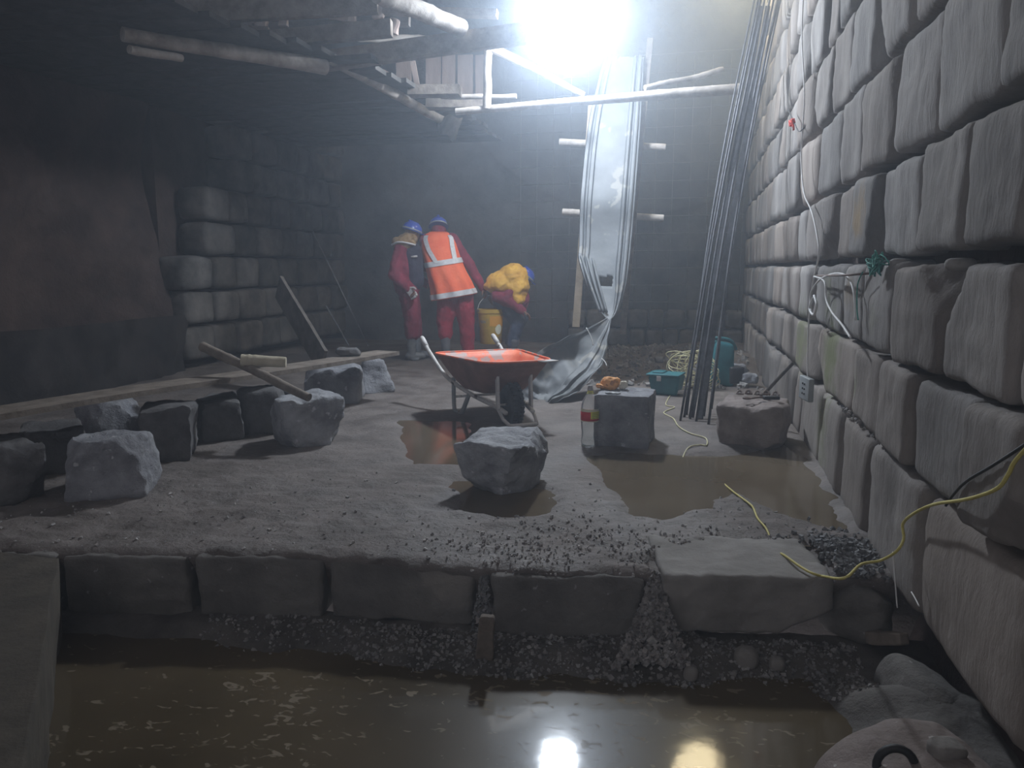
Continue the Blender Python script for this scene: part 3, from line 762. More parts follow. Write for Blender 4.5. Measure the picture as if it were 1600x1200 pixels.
# ================================================================== PLANKS AND POLES ON THE LEFT
def pole(name, label, cat, a, b, r0, r1, m, group=None, bend=0.01, seed=0, seg=12, knots=True):
    a = Vector(a); b = Vector(b); n = 22; rn = random.Random(seed)
    d = b-a; pts = []; rr = []
    for i in range(n+1):
        t = i/n
        o_ = noise.noise_vector(Vector((t*2.2+seed*5.3, seed, 0)))*bend
        pts.append(a+d*t+o_); k = r0+(r1-r0)*t
        rr.append(k*(1+0.08*noise.noise(Vector((t*14, seed*3.1, 2)))+(0.10 if knots and rn.random() < 0.10 else 0)))
    bm = bmesh.new(); add_tube(bm, pts, rr, seg)
    o = obj(name, bm, m, None, True, a); auto_smooth(o, 60)
    return tag(o, label, cat, group)
def plank(name, label, cat, a, b, w, th, m, group=None, up=(0, 0, 1), seed=0):
    """board from a to b (centre line), width w across, thickness th along 'up'"""
    a = Vector(a); b = Vector(b); d = (b-a); L_ = d.length; d.normalize(); up = Vector(up)
    side = d.cross(up).normalized(); u = side.cross(d).normalized()
    n = 16; bm = bmesh.new(); rn = random.Random(seed); rows = []
    for i in range(n+1):
        t = i/n; c = a+d*(L_*t); s1 = w/2*(1+0.04*noise.noise(Vector((t*8, seed, 1)))); s2 = w/2*(1+0.04*noise.noise(Vector((t*8, seed, 5))))
        wz = noise.noise(Vector((t*2, seed, 9)))*0.01
        rows.append([bm.verts.new(c+side*s1+u*(th/2+wz)), bm.verts.new(c-side*s2+u*(th/2+wz)), bm.verts.new(c-side*s2+u*(-th/2+wz)), bm.verts.new(c+side*s1+u*(-th/2+wz))])
    for p, q in zip(rows, rows[1:]):
        for k in range(4): bm.faces.new((p[k], p[(k+1) % 4], q[(k+1) % 4], q[k]))
    bm.faces.new(rows[0][::-1]); bm.faces.new(rows[-1])
    return tag(obj(name, bm, m, None, False, a), label, cat, group)
zp = 0.40
A_ = onz(-60, 655, zp); B_ = onz(606, 551, zp)
plank('plank', 'long rough plank laid over the row of stones on the left', 'plank', A_, B_, 0.24, 0.03, M_WOOD, seed=3)
pa = onz(482, 621, h4+0.02); pb = ony(316, 541, pa.y+0.25)
pole('wooden_pole', 'rough wooden pole leaning across the plank onto the light grey stone', 'pole', pb, pa, 0.032, 0.026, M_WOOD, seed=5)
OY = pa.y+0.13
pole('timber_offcut', 'short pale barked timber offcut lying across the leaning pole', 'timber', ony(377, 563, OY), ony(447, 566, OY+0.1), 0.040, 0.034, mat('pale_timber', (0.38, 0.33, 0.24), (0.56, 0.51, 0.40), 0.8, 8, 0.3, 40), seed=6, bend=0.0)
plank('plank', 'wide dark plank leaning upright behind the pale timber offcut', 'plank', onz(505, 566, 0.3), ony(436, 448, onz(505, 566, .3).y+0.7), 0.24, 0.03, M_DWOOD, up=(0.3, 1, 0.2), seed=7)
qstone('small flat brown stone lying on the far end of the long plank', 545, 557, 40, 14, 0.16, 0, M_DARKST, 36, zp+0.016, 10, 4, 2, (1, 0.8), None)
for a, b, lab in (((487, 358), (575, 540), 'long thin rod leaning against the dark masonry in the back left corner'), ((510, 478), (545, 540), 'shorter thin rod leaning left of the long one in the back left corner')):
    pole('steel_rod', lab, 'rod', ony(a[0], a[1], 9.4), ony(b[0], b[1], 9.1), 0.009, 0.009, M_MESH, 'thin rods leaning in the back left corner', 0.003, a[0], 6, False)

# ================================================================== SCAFFOLD OVERHEAD
GZ = 2.72
SG = 'round wooden poles of the scaffold overhead'
def pp(a, Ya, b, Yb, w0, w1, lab, m=M_POLE, grp=SG, name='scaffold_pole', bend=0.02):
    A = ony(a[0], a[1], Ya); B = ony(b[0], b[1], Yb)
    return pole(name, lab, 'pole', A, B, w0*depth(A)/F/2, w1*depth(B)/F/2, m, grp, bend, a[0]+b[1])
pp((188, 52), 4.9, (508, 106), 6.3, 22, 24, 'thick bark-stripped pole along the front edge of the deck, upper left')
pp((205, 78), 4.9, (285, 92), 5.3, 14, 12, 'short pole stub just below the thick pole, upper left')
pp((512, 92), 6.35, (696, 190), 8.4, 19, 13, 'pole running back diagonally along the right edge of the deck')
pp((590, -12), 5.6, (722, 44), 6.5, 30, 26, 'thick bright pole slanting down from the top edge of the picture')
pp((762, 72), 7.25, (762, 172), 7.25, 13, 14, 'upright pole hanging between the broad beam and the long cross pole')
pp((766, 74), 7.25, (912, 148), 7.6, 15, 9, 'pole slanting down to the right beneath the floodlight')
pp((712, 173), 7.25, (1156, 140), 7.25, 11, 17, 'long horizontal cross pole passing in front of the metal chute')
pp((1008, 137), 7.7, (1130, 111), 8.2, 8, 9, 'thin pole rising right behind the metal chute')
pp((690, 150), 7.5, (806, 151), 7.5, 8, 8, 'thin horizontal pole above the left end of the long cross pole')
pp((-20, 18), 5.0, (110, 34), 5.2, 30, 30, 'thick faint pole in the far upper left corner')
pp((560, 60), 7.6, (688, 64), 7.9, 13, 13, 'short level pole half hidden behind the broad beam')
BG = 'sawn boards and beams of the scaffold overhead'
def bb(a, Ya, b, Yb, wpx, th, lab, m=M_WOOD, up=None, name='scaffold_board'):
    A = ony(a[0], a[1], Ya); B = ony(b[0], b[1], Yb)
    return plank(name, lab, 'board', A, B, wpx*depth((A+B)/2)/F, th, m, BG, up or (0, -1, 0.12), a[0])
bb((505, 96), 6.45, (822, 52), 6.6, 30, 0.07, 'broad grey beam passing just left of the floodlight')
bb((380, 66), 6.2, (612, 44), 6.3, 25, 0.07, 'dark beam with a sawn end above the front pole')
bb((235, 24), 5.6, (590, 4), 5.9, 34, 0.05, 'dark board along the top edge of the picture')
bb((-40, 44), 5.4, (420, 56), 6.0, 26, 0.05, 'dark board behind the thick front pole, upper left')
bb((600, 17), 6.9, (777, 22), 6.9, 11, 0.08, 'narrow board end sticking out left of the floodlight')
bb((396, 46), 6.97, (640, 33), 6.97, 15, 0.05, 'thin dark beam behind the pale torn board ends', M_DWOOD)
bb((640, 143), 7.4, (719, 142), 7.4, 15, 0.12, 'short dark board end left of the hanging upright pole')
bb((668, 160), 7.7, (762, 160), 7.7, 20, 0.12, 'dark block of timber left of the foot of the upright pole')
for (x0, y0, x1, y1, lab) in ((598, 112, 640, 136, 'pale split board slanting in the opening of the deck'), (645, 96, 652, 134, 'narrow upright slat in the opening of the deck')):
    bb((x0, y0), 7.9, (x1, y1), 7.9, 8, 0.02, lab, M_PINKB)
for i, (x0, w_) in enumerate(((664, 26), (690, 22), (714, 26), (742, 24), (618, 26))):
    A = ony(x0+w_/2, 86, 8.6); B = ony(x0+w_/2, 170, 8.6)
    plank('upright_board', ('pinkish upright board seen through the deck opening, leftmost of the close four', 'pinkish upright board seen through the deck opening, second of the close four',
          'greyish upright board seen through the deck opening, third of the close four', 'greyish upright board nearest the hanging upright pole', 'lone pinkish board set apart left of the close four')[i],
          'board', A, B, w_*depth(A)/F*0.92, 0.03, M_PINKB, 'upright boards behind the deck opening', (0, -1, 0), i)
# splintered torn edges of boards
for i, (x0, y0, w_, h_, lab) in enumerate(((536, 22, 46, 20, 'torn pale board scrap between the two dark beams, larger one'), (592, 18, 20, 24, 'torn pale board scrap at the root of the bright pole'),
                                     (616, 42, 16, 22, 'pale sawn board end facing down beside the broad beam'), (443, 36, 16, 12, 'small pale board end above the dark beam'), (408, 38, 18, 10, 'tiny pale board end at the far left above the dark beam'))):
    A = ony(x0, y0, 6.9); k = depth(A)/F; bm = bmesh.new()
    add_rock(bm, A, (w_*k, 0.05, h_*k), 8, 14, 0.02, 9, 300+i, rotm(0, 8, 0), chips=2)
    tag(obj('board_end', bm, M_PINKB, None, False, A), lab, 'board', 'pale board ends among the scaffold beams')
# the boarded deck, seen from below; near boards added out of frame to shade the left
bm_count = 0
d0 = Vector((-1.95, 8.9, GZ+0.10)); d1 = Vector((-2.10, 6.6, GZ+0.10))
yy = -0.9
k = 0
while yy < 10.6:
    xr = -2.62+0.04*math.sin(k*2.1) if yy > 6.2 else -2.9-0.3*(6.2-yy)
    xr += 0.15*max(0, min(1, (yy-7)/1.5))
    plank('deck_board', 'dark wide board of the scaffold deck, extended out of view to shade the left', 'board', (-5.75, yy, GZ+0.13), (xr, yy, GZ+0.13+0.02*math.sin(k)), 0.25, 0.04, mat('near_black_board', (0.03, 0.028, 0.026), (0.07, 0.064, 0.058), 0.9, 7, 0.4, 30), 'deck boards of the scaffold overhead', (0, 0, 1), k)  # near-black brown, darker than the other scaffold boards
    yy += 0.262; k += 1
# ragged cloth under the pole joint
A = ony(700, 178, 8.2)
bm = bmesh.new(); n = 10; g = []
for j in range(n):
    row = []
    for i in range(n):
        u = i/(n-1); v = j/(n-1); q = ony(684+38*u*(1-0.3*v), 182+40*v*(0.5+0.5*u)+3*math.sin(u*9), 8.2+0.07*math.sin(u*7+v*3)); row.append(bm.verts.new(q))
    g.append(row)
for a, b in zip(g, g[1:]):
    for i in range(n-1): bm.faces.new((a[i], a[i+1], b[i+1], b[i]))
o = obj('sack_cloth', bm, M_DWOOD, None, True, A); md = o.modifiers.new('thickness', 'SOLIDIFY'); md.thickness = 0.01
tag(o, 'dark ragged sacking hanging from the end of the diagonal pole', 'cloth')

# ================================================================== METAL CHUTE WITH ITS LADDER FRAME
def sheet(name, rows, ribs, m, label, nt=60, amp=0.035, extra=None):
    rows_ = []
    # rows: (Lpx, Lpy, LY, Rpx, Rpy, RY)
    Ls = smooth_pts([ony(r_[0], r_[1], r_[2]) for r_ in rows], 8); Rs = smooth_pts([ony(r_[3], r_[4], r_[5]) for r_ in rows], 8)
    bm = bmesh.new(); g = []; nr = len(Ls)
    for j, (l, r_) in enumerate(zip(Ls, Rs)):
        s = j/(nr-1); row = []
        nxt = Ls[min(j+1, nr-1)]-Ls[max(j-1, 0)]
        nrm = (r_-l).cross(nxt)
        nrm = nrm.normalized() if nrm.length > 1e-6 else Vector((0, -1, 0))
        if nrm.y > 0: nrm = -nrm
        wd = (r_-l).length
        for i in range(nt+1):
            t = i/nt; h = 0
            for c_, w_ in ribs:
                q = abs(t-c_)/w_
                h = max(h, 1-sstep(0.55, 1.0, q))
            p = l.lerp(r_, t)+nrm*h*amp*min(1, wd/0.45)
            if extra: p += extra(s, t, p, nrm)
            row.append(bm.verts.new(p))
        g.append(row)
    for a, b in zip(g, g[1:]):
        for i in range(nt): bm.faces.new((a[i], a[i+1], b[i+1], b[i]))
    o = obj(name, bm, m, None, True); md = o.modifiers.new('thickness', 'SOLIDIFY'); md.thickness = 0.002
    auto_smooth(o, 28)
    return tag(o, label, 'metal sheet')
def ex1(s, t, p, n_):
    top = 0.03*noise.noise(Vector((t*14, 0, 3)))*sstep(0.06, 0, s)
    return Vector((0, 0, top)) + n_*(noise.noise(p*3.0)*0.02+0.03*noise.noise(p*9)*sstep(0.72, 1.0, s))
up_rows = [(946, 86, 8.30, 1006, 90, 8.30), (934, 130, 8.25, 1004, 130, 8.25), (919, 200, 8.12, 1000, 200, 8.12), (908, 300, 7.9, 993, 300, 7.9), (905, 380, 7.62, 986, 380, 7.62),
           (904, 408, 7.48, 981, 425, 7.46), (918, 450, 7.35, 976, 452, 7.36), (935, 482, 7.2, 966, 484, 7.22), (949, 499, 7.08, 955, 499, 7.1)]
chute = sheet('zinc_chute', up_rows, ((0.04, 0.05), (0.17, 0.05), (0.80, 0.045), (0.92, 0.045)), M_ZINC, 'bent corrugated zinc sheet chute hanging from overhead and folding at the floor', extra=ex1)
# cut-out in the upper panel is seen as a dark square plate of shade: build it as a real opening
me = chute.data; bm = bmesh.new(); bm.from_mesh(me)
hc = ony(947, 440, 7.4)
kill = [f for f in bm.faces if abs((f.calc_center_median()-hc).x) < 0.062 and abs((f.calc_center_median()-hc).z) < 0.042]
bmesh.ops.delete(bm, geom=kill, context='FACES'); bm.to_mesh(me); bm.free()
def ex2(s, t, p, n_):
    j = 0.05*noise.noise(p*6)+0.035*noise.noise(p*16)*sstep(0.4, 1, s)
    e_ = 0.05*noise.noise(Vector((t*16, s*5, 7)))*sstep(0.85, 1.0, t)
    return n_*(j*sstep(0.0, 0.3, s)+0.10*math.sin(t*math.pi)*-1*sstep(0, 0.5, s))+Vector((0, 0, e_))
lo_rows = [(948, 497, 7.08, 955, 500, 7.1), (920, 512, 6.9, 951, 528, 6.95), (880, 530, 6.65, 945, 560, 6.75), (842, 551, 6.5, 936, 580, 6.5), (824, 578, 6.4, 905, 606, 6.3), (812, 604, 6.3, 868, 630, 6.12), (806, 632, 6.2, 826, 637, 6.05)]
lower = sheet('lower_flap', lo_rows, ((0.05, 0.06), (0.72, 0.08), (0.9, 0.07)), M_ZINC, 'x', extra=ex2, amp=0.03)
for k_ in ('label', 'category'): del lower[k_]
lower.parent = chute
# ribs folding over at the crumple
bm = bmesh.new()
for k_ in range(3):
    a = ony(908+k_*9, 400+k_*2, 7.47); b = ony(938+k_*5, 488, 7.16)
    add_tube(bm, smooth_pts([a, (a+b)/2+Vector((0, -0.03, 0)), b], 5), 0.013, 8)
o = obj('crumpled_rib', bm, M_ZINC, chute)
FG = 'wooden frame pieces holding the zinc chute'
plank('timber_batten', 'left upright batten of the chute frame, bare wood at its foot', 'batten', ony(925, 165, 8.38), ony(900, 511, 7.95), 0.075, 0.035, M_BWOOD, FG, (0, -1, 0), 71)
plank('timber_batten', 'right upright batten of the chute frame, ending above the floor', 'batten', ony(1016, 60, 8.42), ony(973, 522, 7.95), 0.06, 0.035, M_WOOD, FG, (0, -1, 0), 72)
pole('rung_pole', 'upper round rung sticking out both sides behind the chute', 'rung', ony(874, 222, 8.36), ony(1040, 230, 8.36), 0.038, 0.034, M_POLE, FG, 0.0, 73)
pole('rung_pole', 'lower round rung sticking out both sides behind the chute', 'rung', ony(879, 331, 8.24), ony(1037, 341, 8.24), 0.036, 0.036, M_POLE, FG, 0.0, 74)
for a, b, lab in (((916, 512), (927, 540), 'short bent wire poking from the chute fold'), ((940, 560), (948, 572), 'small wire end poking under the chute')):
    bm = bmesh.new(); A = ony(*a, 6.6); B = ony(*b, 6.55); add_tube(bm, smooth_pts([A, (A+B)/2+Vector((.01, 0, 0)), B], 4), 0.004, 6)
    tag(obj('wire', bm, M_WCORD, None, True, A), lab, 'wire')

# ================================================================== REBAR GRID ON THE BACK WALL
bm = bmesh.new()
for i in range(14):
    x = -2.3+i*0.235; add_tube(bm, [(x, 10.98, 0.15), (x+0.02, 10.98, 3.9)], 0.006, 5)
for j in range(16):
    z = 0.4+j*0.235; add_tube(bm, [(-2.4, 10.965, z), (0.78, 10.965, z+0.02)], 0.006, 5)
tag(obj('rebar_grid', bm, M_MESH), 'square grid of reinforcing rods tied in front of the back wall', 'rebar grid')

# ================================================================== LEANING REBAR BUNDLE
RB = 'steel rods leaning on the right wall'
base = onz(1090, 655)
tops = ony(1205, 20, 7.35)
rb = random.Random(9)
specs = [(1063, 658, 1186, 6, .007), (1069, 652, 1190, 5, .008), (1078, 655, 1196, 4, .007), (1088, 659, 1204, 2, .007), (1100, 650, 1210, 6, .007),
         (1107, 664, 1216, 6, .007), (1112, 640, 1222, 8, .006), (1073, 648, 1180, 20, .007), (1097, 655, 1228, 4, .006)]
poslab = ['leftmost thin rod of the leaning bundle', 'second rod from the left of the leaning bundle', 'third rod from the left of the leaning bundle', 'rod left of the bundle middle',
          'rod just right of the bundle middle', 'rod whose foot reaches nearest the viewer, right in the bundle', 'outermost right rod of the leaning bundle', 'shorter rod behind the left side of the bundle', 'rod fanning out furthest right at the top of the bundle']
for i, (bx, by, tx, _, r_) in enumerate(specs):
    A = onz(bx, by, 0.004); B = ony(tx, -6, 7.0+0.06*i)
    B.x = min(B.x, 0.755); n = 14
    pts = [A.lerp(B, t/n)+Vector((-0.05*math.sin(math.pi*t/n), 0, -0.05*math.sin(math.pi*t/n)))*(0.6+0.1*i) for t in range(n+1)]
    bm = bmesh.new(); add_tube(bm, pts, r_*1.35, 6)
    tag(obj('steel_rod', bm, M_REBAR, None, True, A), poslab[i], 'rod', RB)
for i, (bx, by, tx) in enumerate(((1080, 652, 1190), (1092, 654, 1200))):
    A = onz(bx, by, 0.015); B = ony(tx, 10, 7.3)
    plank('steel_strip', ('wider flat steel strip in the left of the leaning bundle', 'wider flat steel strip in the middle of the leaning bundle')[i], 'steel strip', A, B, 0.042, 0.012, M_REBAR, RB, (0, -1, 0.3), i)

# ================================================================== WHEELBARROW
hl, hr = onz(663, 590), None
wb = thing('wheelbarrow', 'orange-trayed site wheelbarrow with white frame standing in front of the workers', 'wheelbarrow', (-1.80, 6.20, 0.0), math.atan2(-0.83, 0.56))
def outline(L0, L1, w0, w1, z0, z1, rc, n=8):
    """rounded trapezoid seen from above, counter-clockwise"""
    cs = [(L0, -w0), (L1, -w1), (L1, w1), (L0, w0)]; out = []
    for i, c in enumerate(cs):
        p = Vector(cs[i-1]+(0,)); q = Vector(cs[(i+1) % 4]+(0,)); c = Vector(c+(0,))
        a = c+(p-c).normalized()*rc; b = c+(q-c).normalized()*rc
        for k in range(n+1):
            t = k/n; r_ = (1-t)*(1-t)*a+2*t*(1-t)*c+t*t*b
            z = z0+(z1-z0)*(r_.x-L0)/(L1-L0); out.append(Vector((r_.x, r_.y, z)))
    return out
rim = outline(0.36, 1.33, 0.37, 0.25, 0.455, 0.475, 0.15); bot = outline(0.60, 1.02, 0.19, 0.15, 0.20, 0.215, 0.08)
bm = bmesh.new(); rings = []
for k in range(9):
    t = k/8; s = t**0.85
    rings.append([bm.verts.new(a.lerp(b, s)+Vector((0, 0, noise.noise(a*5)*0.004+0.02*math.sin(t*math.pi)*-1))) for a, b in zip(rim, bot)])
N_ = len(rim)
for a, b in zip(rings, rings[1:]):
    for i in range(N_): bm.faces.new((a[i], b[i], b[(i+1) % N_], a[(i+1) % N_])[::-1])
bm.faces.new(rings[-1])
bmesh.ops.recalc_face_normals(bm, faces=bm.faces)
o = obj('tray', bm, [M_RUSTUN, M_ORANGE], wb)
# make normals face inwards/up so the inner skin is the painted one
up_ = sum(p.normal.z for p in o.data.polygons)
if up_ > 0: o.data.flip_normals()
md = o.modifiers.new('thickness', 'SOLIDIFY'); md.thickness = 0.004; md.offset = -1; md.material_offset = 1
bm = bmesh.new(); add_tube(bm, rim+[rim[0]], 0.007, 8, False); r_ = obj('rolled_rim', bm, M_ORANGE, o)
bm = bmesh.new()   # flattened pouring lip with its hole, at the front corner
add_box(bm, (1.325, 0.19, 0.474), (0.11, 0.13, 0.006), Euler((0, 0, R(20))), 0.0); obj('pouring_lip', bm, M_WHITEP, o)
for sgn in (-1, 1):
    bm = bmesh.new()
    add_tube(bm, smooth_pts([(-0.02, sgn*0.315, 0.50), (0.16, sgn*0.31, 0.42), (0.42, sgn*0.26, 0.27), (0.75, sgn*0.17, 0.175), (1.15, sgn*0.115, 0.14), (1.30, sgn*0.10, 0.12)], 6), 0.016, 10)
    f = obj('frame_bar', bm, M_WHITEP, wb)
    bm = bmesh.new(); a = Vector((-0.09, sgn*0.316, 0.535)); b = Vector((0.05, sgn*0.314, 0.47))
    add_tube(bm, [a, a.lerp(b, .1), a.lerp(b, .5), b], [0.017, 0.021, 0.021, 0.020], 10); obj('grip', bm, M_WHITEP, f)
    bm = bmesh.new()
    add_tube(bm, smooth_pts([(0.50, sgn*0.225, 0.27), (0.50, sgn*0.225, 0.10), (0.53, sgn*0.225, 0.012), (0.66, sgn*0.22, 0.012), (0.76, sgn*0.19, 0.17)], 6), 0.017, 8)
    obj('leg', bm, M_SOCK, wb)
    bm = bmesh.new(); add_box(bm, (1.20, sgn*0.125, 0.285), (0.042, 0.018, 0.30), Euler((0, R(-4), 0)), 0.003)
    add_tube(bm, [(1.20, sgn*0.115, 0.40), (1.20, sgn*0.14, 0.40)], 0.009, 8)
    add_tube(bm, [(1.19, sgn*0.125, 0.15), (1.30, sgn*0.12, 0.075), (1.37, sgn*0.10, 0.045)], 0.013, 8)
    obj('brace', bm, M_WHITEP, wb)
w = obj('wheel', (lambda b: (add_lathe(b, [(0.062, -0.035), (0.075, -0.05), (0.11, -0.052), (0.138, -0.042), (0.15, -0.02), (0.152, 0), (0.15, 0.02), (0.138, 0.042), (0.11, 0.052), (0.075, 0.05), (0.062, 0.035)], (1.15, 0, 0.152), 40, Matrix.Rotation(R(90), 3, 'X')), b)[1])(bmesh.new()), M_RUBBER, wb)
bm = bmesh.new()
for k in range(30):
    a_ = 2*math.pi*k/30
    for sy in (-1, 1):
        add_box(bm, (1.15+0.151*math.cos(a_), sy*0.024, 0.152+0.151*math.sin(a_)), (0.012, 0.03, 0.014), Euler((0, -a_, R(18*sy))))
obj('tread', bm, M_RUBBER, w, False)
bm = bmesh.new(); add_lathe(bm, [(0.01, -0.03), (0.064, -0.034), (0.064, 0.034), (0.01, 0.03)], (1.15, 0, 0.152), 20, Matrix.Rotation(R(90), 3, 'X')); add_tube(bm, [(1.15, -0.13, 0.152), (1.15, 0.13, 0.152)], 0.008, 8)
obj('hub', bm, M_WHITEP, w)
bm = bmesh.new(); add_tube(bm, [(0.5, -0.225, 0.12), (0.5, 0.225, 0.12)], 0.010, 8); obj('cross_bar', bm, M_WHITEP, wb)
bm = bmesh.new(); add_tube(bm, [(1.37, -0.10, 0.045), (1.38, 0, 0.045), (1.37, 0.10, 0.045)], 0.013, 8)
obj('nose_guard', bm, M_WHITEP, wb)

# ================================================================== WORKERS
def caps(bm, p0, r0, p1, r1, seg=12, flat=1.0):
    p0 = Vector(p0); p1 = Vector(p1); d = p1-p0; L_ = d.length
    if L_ < 1e-6: d = Vector((0, 0, 1)); L_ = 1e-6
    d = d.normalized(); pts = []; rr = []
    for k in range(5):
        a_ = math.pi/2*k/4; pts.append(p0-d*(r0*math.cos(a_))); rr.append(max(r0*math.sin(a_), 1e-3))
    for k in range(5):
        a_ = math.pi/2*k/4; pts.append(p1+d*(r1*math.sin(a_))); rr.append(max(r1*math.cos(a_), 1e-3))
    add_tube(bm, pts, rr, seg)
def ell(bm, c, s, rot=None, sub=3):
    g = bmesh.ops.create_icosphere(bm, subdivisions=sub, radius=1.0)
    M = Matrix.Translation(Vector(c)) @ (rot.to_4x4() if rot is not None else Matrix()) @ Matrix.Diagonal((s[0], s[1], s[2], 1))
    bmesh.ops.transform(bm, matrix=M, verts=g['verts'])
_tex = {}
def fused(name, bm, m, parent, voxel=0.012, smooth=4, fold=0.0, fsize=0.12):
    o = obj(name, bm, m, parent)
    md = o.modifiers.new('fuse', 'REMESH'); md.mode = 'VOXEL'; md.voxel_size = voxel; md.use_smooth_shade = True
    if smooth: md = o.modifiers.new('soften', 'SMOOTH'); md.factor = 0.5; md.iterations = smooth
    if fold:
        if fsize not in _tex:
            tx = bpy.data.textures.new('folds', 'CLOUDS'); tx.noise_scale = fsize; tx.noise_depth = 2; _tex[fsize] = tx
        md = o.modifiers.new('folds', 'DISPLACE'); md.texture = _tex[fsize]; md.strength = fold; md.mid_level = 0.5; md.texture_coords = 'LOCAL'
    return o
def hand(bm, wrist, pos, side, curl=0.6, s=1.0):
    """palm and five bent fingers; wrist -> pos is the palm direction, side = thumb direction"""
    wrist = Vector(wrist); pos = Vector(pos); d = (pos-wrist).normalized(); sd = Vector(side); sd = (sd-d*sd.dot(d)).normalized(); nn = d.cross(sd)
    pc = wrist+d*0.05*s
    for k in range(4):
        off = sd*(0.030-0.020*k)*s
        caps(bm, wrist+off*0.5, 0.013*s, wrist+d*0.09*s+off, 0.011*s, 8)
        ln = (0.036, 0.042, 0.039, 0.030)[k]*s; b0 = wrist+d*0.09*s+off
        b1 = b0+(d*math.cos(curl*0.7)+nn*math.sin(curl*0.7))*ln; b2 = b1+(d*math.cos(curl*1.8)+nn*math.sin(curl*1.8))*ln*0.75
        caps(bm, b0, 0.0105*s, b1, 0.0095*s, 8); caps(bm, b1, 0.0095*s, b2, 0.008*s, 8)
    t0 = wrist+d*0.025*s+sd*0.025*s; t1 = t0+(sd*0.75+d*0.6+nn*0.3).normalized()*0.04*s; t2 = t1+(sd*0.2+d*0.8+nn*0.5).normalized()*0.03*s
    caps(bm, t0, 0.013*s, t1, 0.011*s, 8); caps(bm, t1, 0.011*s, t2, 0.009*s, 8)
def head(bm, c, fwd, up_):
    c = Vector(c); f = Vector(fwd).normalized(); u = Vector(up_); u = (u-f*u.dot(f)).normalized(); s = f.cross(u)
    Mx = Matrix((s, f, u)).transposed()
    ell(bm, c, (0.076, 0.095, 0.105), Mx); ell(bm, c+f*0.035-u*0.06, (0.055, 0.06, 0.055), Mx)
    ell(bm, c+f*0.10-u*0.015, (0.014, 0.02, 0.022), Mx, 2); ell(bm, c+f*0.088-u*0.055, (0.026, 0.012, 0.010), Mx, 2)
    for q in (-1, 1):
        ell(bm, c+s*q*0.078-u*0.01, (0.012, 0.02, 0.03), Mx, 2); ell(bm, c+s*q*0.03+f*0.083+u*0.012, (0.014, 0.012, 0.008), Mx, 2)
def person(label, root_px, J, m_arm, parts=None, dist=None, hands=True):
    """J: joints in metres, x to the viewer's right, y away from the viewer, z up, from the feet"""
    p = onz(*root_px); az = math.atan2(-p.x, p.y)
    bm = bmesh.new()
    P = {k: Vector(v) for k, v in J.items() if isinstance(v, tuple)}
    ell(bm, P['pelvis'], (0.15, 0.11, 0.12)); caps(bm, P['pelvis'], 0.115, P['chest'], 0.12, 14); caps(bm, P['shl'], 0.055, P['shr'], 0.055)
    caps(bm, P['chest'], 0.11, P['neck'], 0.06); caps(bm, P['neck'], 0.055, P['head'], 0.05)
    head(bm, P['head'], J['look'], J['hup'])
    for s in 'lr':
        caps(bm, P['sh'+s], 0.05, P['el'+s], 0.038); caps(bm, P['el'+s], 0.038, P['ha'+s], 0.026)
        d = (P['ha'+s]-P['el'+s]).normalized()
        hand(bm, P['ha'+s], P['ha'+s]+d*0.05, J.get('thumb'+s, (0, -1, 0)), J.get('curl'+s, 0.6))
        caps(bm, P['hip'+s], 0.085, P['kn'+s], 0.052); caps(bm, P['kn'+s], 0.052, P['an'+s], 0.034)
        td = Vector(J.get('toe'+s, (0, 1, 0))).normalized(); caps(bm, P['an'+s]-td*0.03-Vector((0, 0, .04)), 0.034, P['an'+s]+td*0.13-Vector((0, 0, .055)), 0.024)
    root = fused('person', bm, M_SKIN, None, 0.008, 2)
    root.location = (p.x, p.y, 0.012); root.rotation_euler = (0, 0, az)
    tag(root, label, 'person')
    return root, P
def boots(root, P, J, top=0.30, m=M_BOOT):
    for s in 'lr':
        bm = bmesh.new(); td = Vector(J.get('toe'+s, (0, 1, 0))).normalized(); an = P['an'+s]; kn = P['kn'+s]
        tp = an.lerp(kn, min(0.95, (top-an.z)/max(0.05, kn.z-an.z)))
        caps(bm, an, 0.052, tp, 0.066); caps(bm, an-td*0.03-Vector((0, 0, .035)), 0.046, an+td*0.14-Vector((0, 0, .042)), 0.040)
        add_box(bm, an+td*0.05-Vector((0, 0, .082)), (0.09, 0.09, 0.02), None)
        fused('boot', bm, m, root, 0.009, 2)
def helmet(root, c, up_, fwd, r=0.125):
    c = Vector(c); f = Vector(fwd).normalized(); u = Vector(up_); u = (u-f*u.dot(f)).normalized(); s = f.cross(u); Mx = Matrix((s, f, u)).transposed()
    bm = bmesh.new()
    add_lathe(bm, [(r*1.12, -0.004), (r*1.02, 0.0), (r*1.0, r*0.25), (r*0.9, r*0.62), (r*0.6, r*0.92), (r*0.25, r*1.03), (0.0001, r*1.05)], (0, 0, 0), 28)
    for v in bm.verts: v.co.y *= 1.16
    add_box(bm, (0, r*1.22, 0.0), (r*1.3, r*0.5, 0.008), None, 0.003)
    add_box(bm, (0, -0.01, r*1.02), (0.03, r*1.3, 0.018), None, 0.006)
    bmesh.ops.transform(bm, matrix=Matrix.Translation(c) @ Mx.to_4x4(), verts=bm.verts)
    h = obj('helmet', bm, M_HELM, root); auto_smooth(h, 50)
    bm = bmesh.new(); add_lathe(bm, [(r*1.035, 0.004), (r*1.03, 0.022)], (0, 0, 0), 28)
    for v in bm.verts: v.co.y *= 1.16
    bmesh.ops.transform(bm, matrix=Matrix.Translation(c) @ Mx.to_4x4(), verts=bm.verts)
    obj('headband', bm, M_SOCK, h); return h

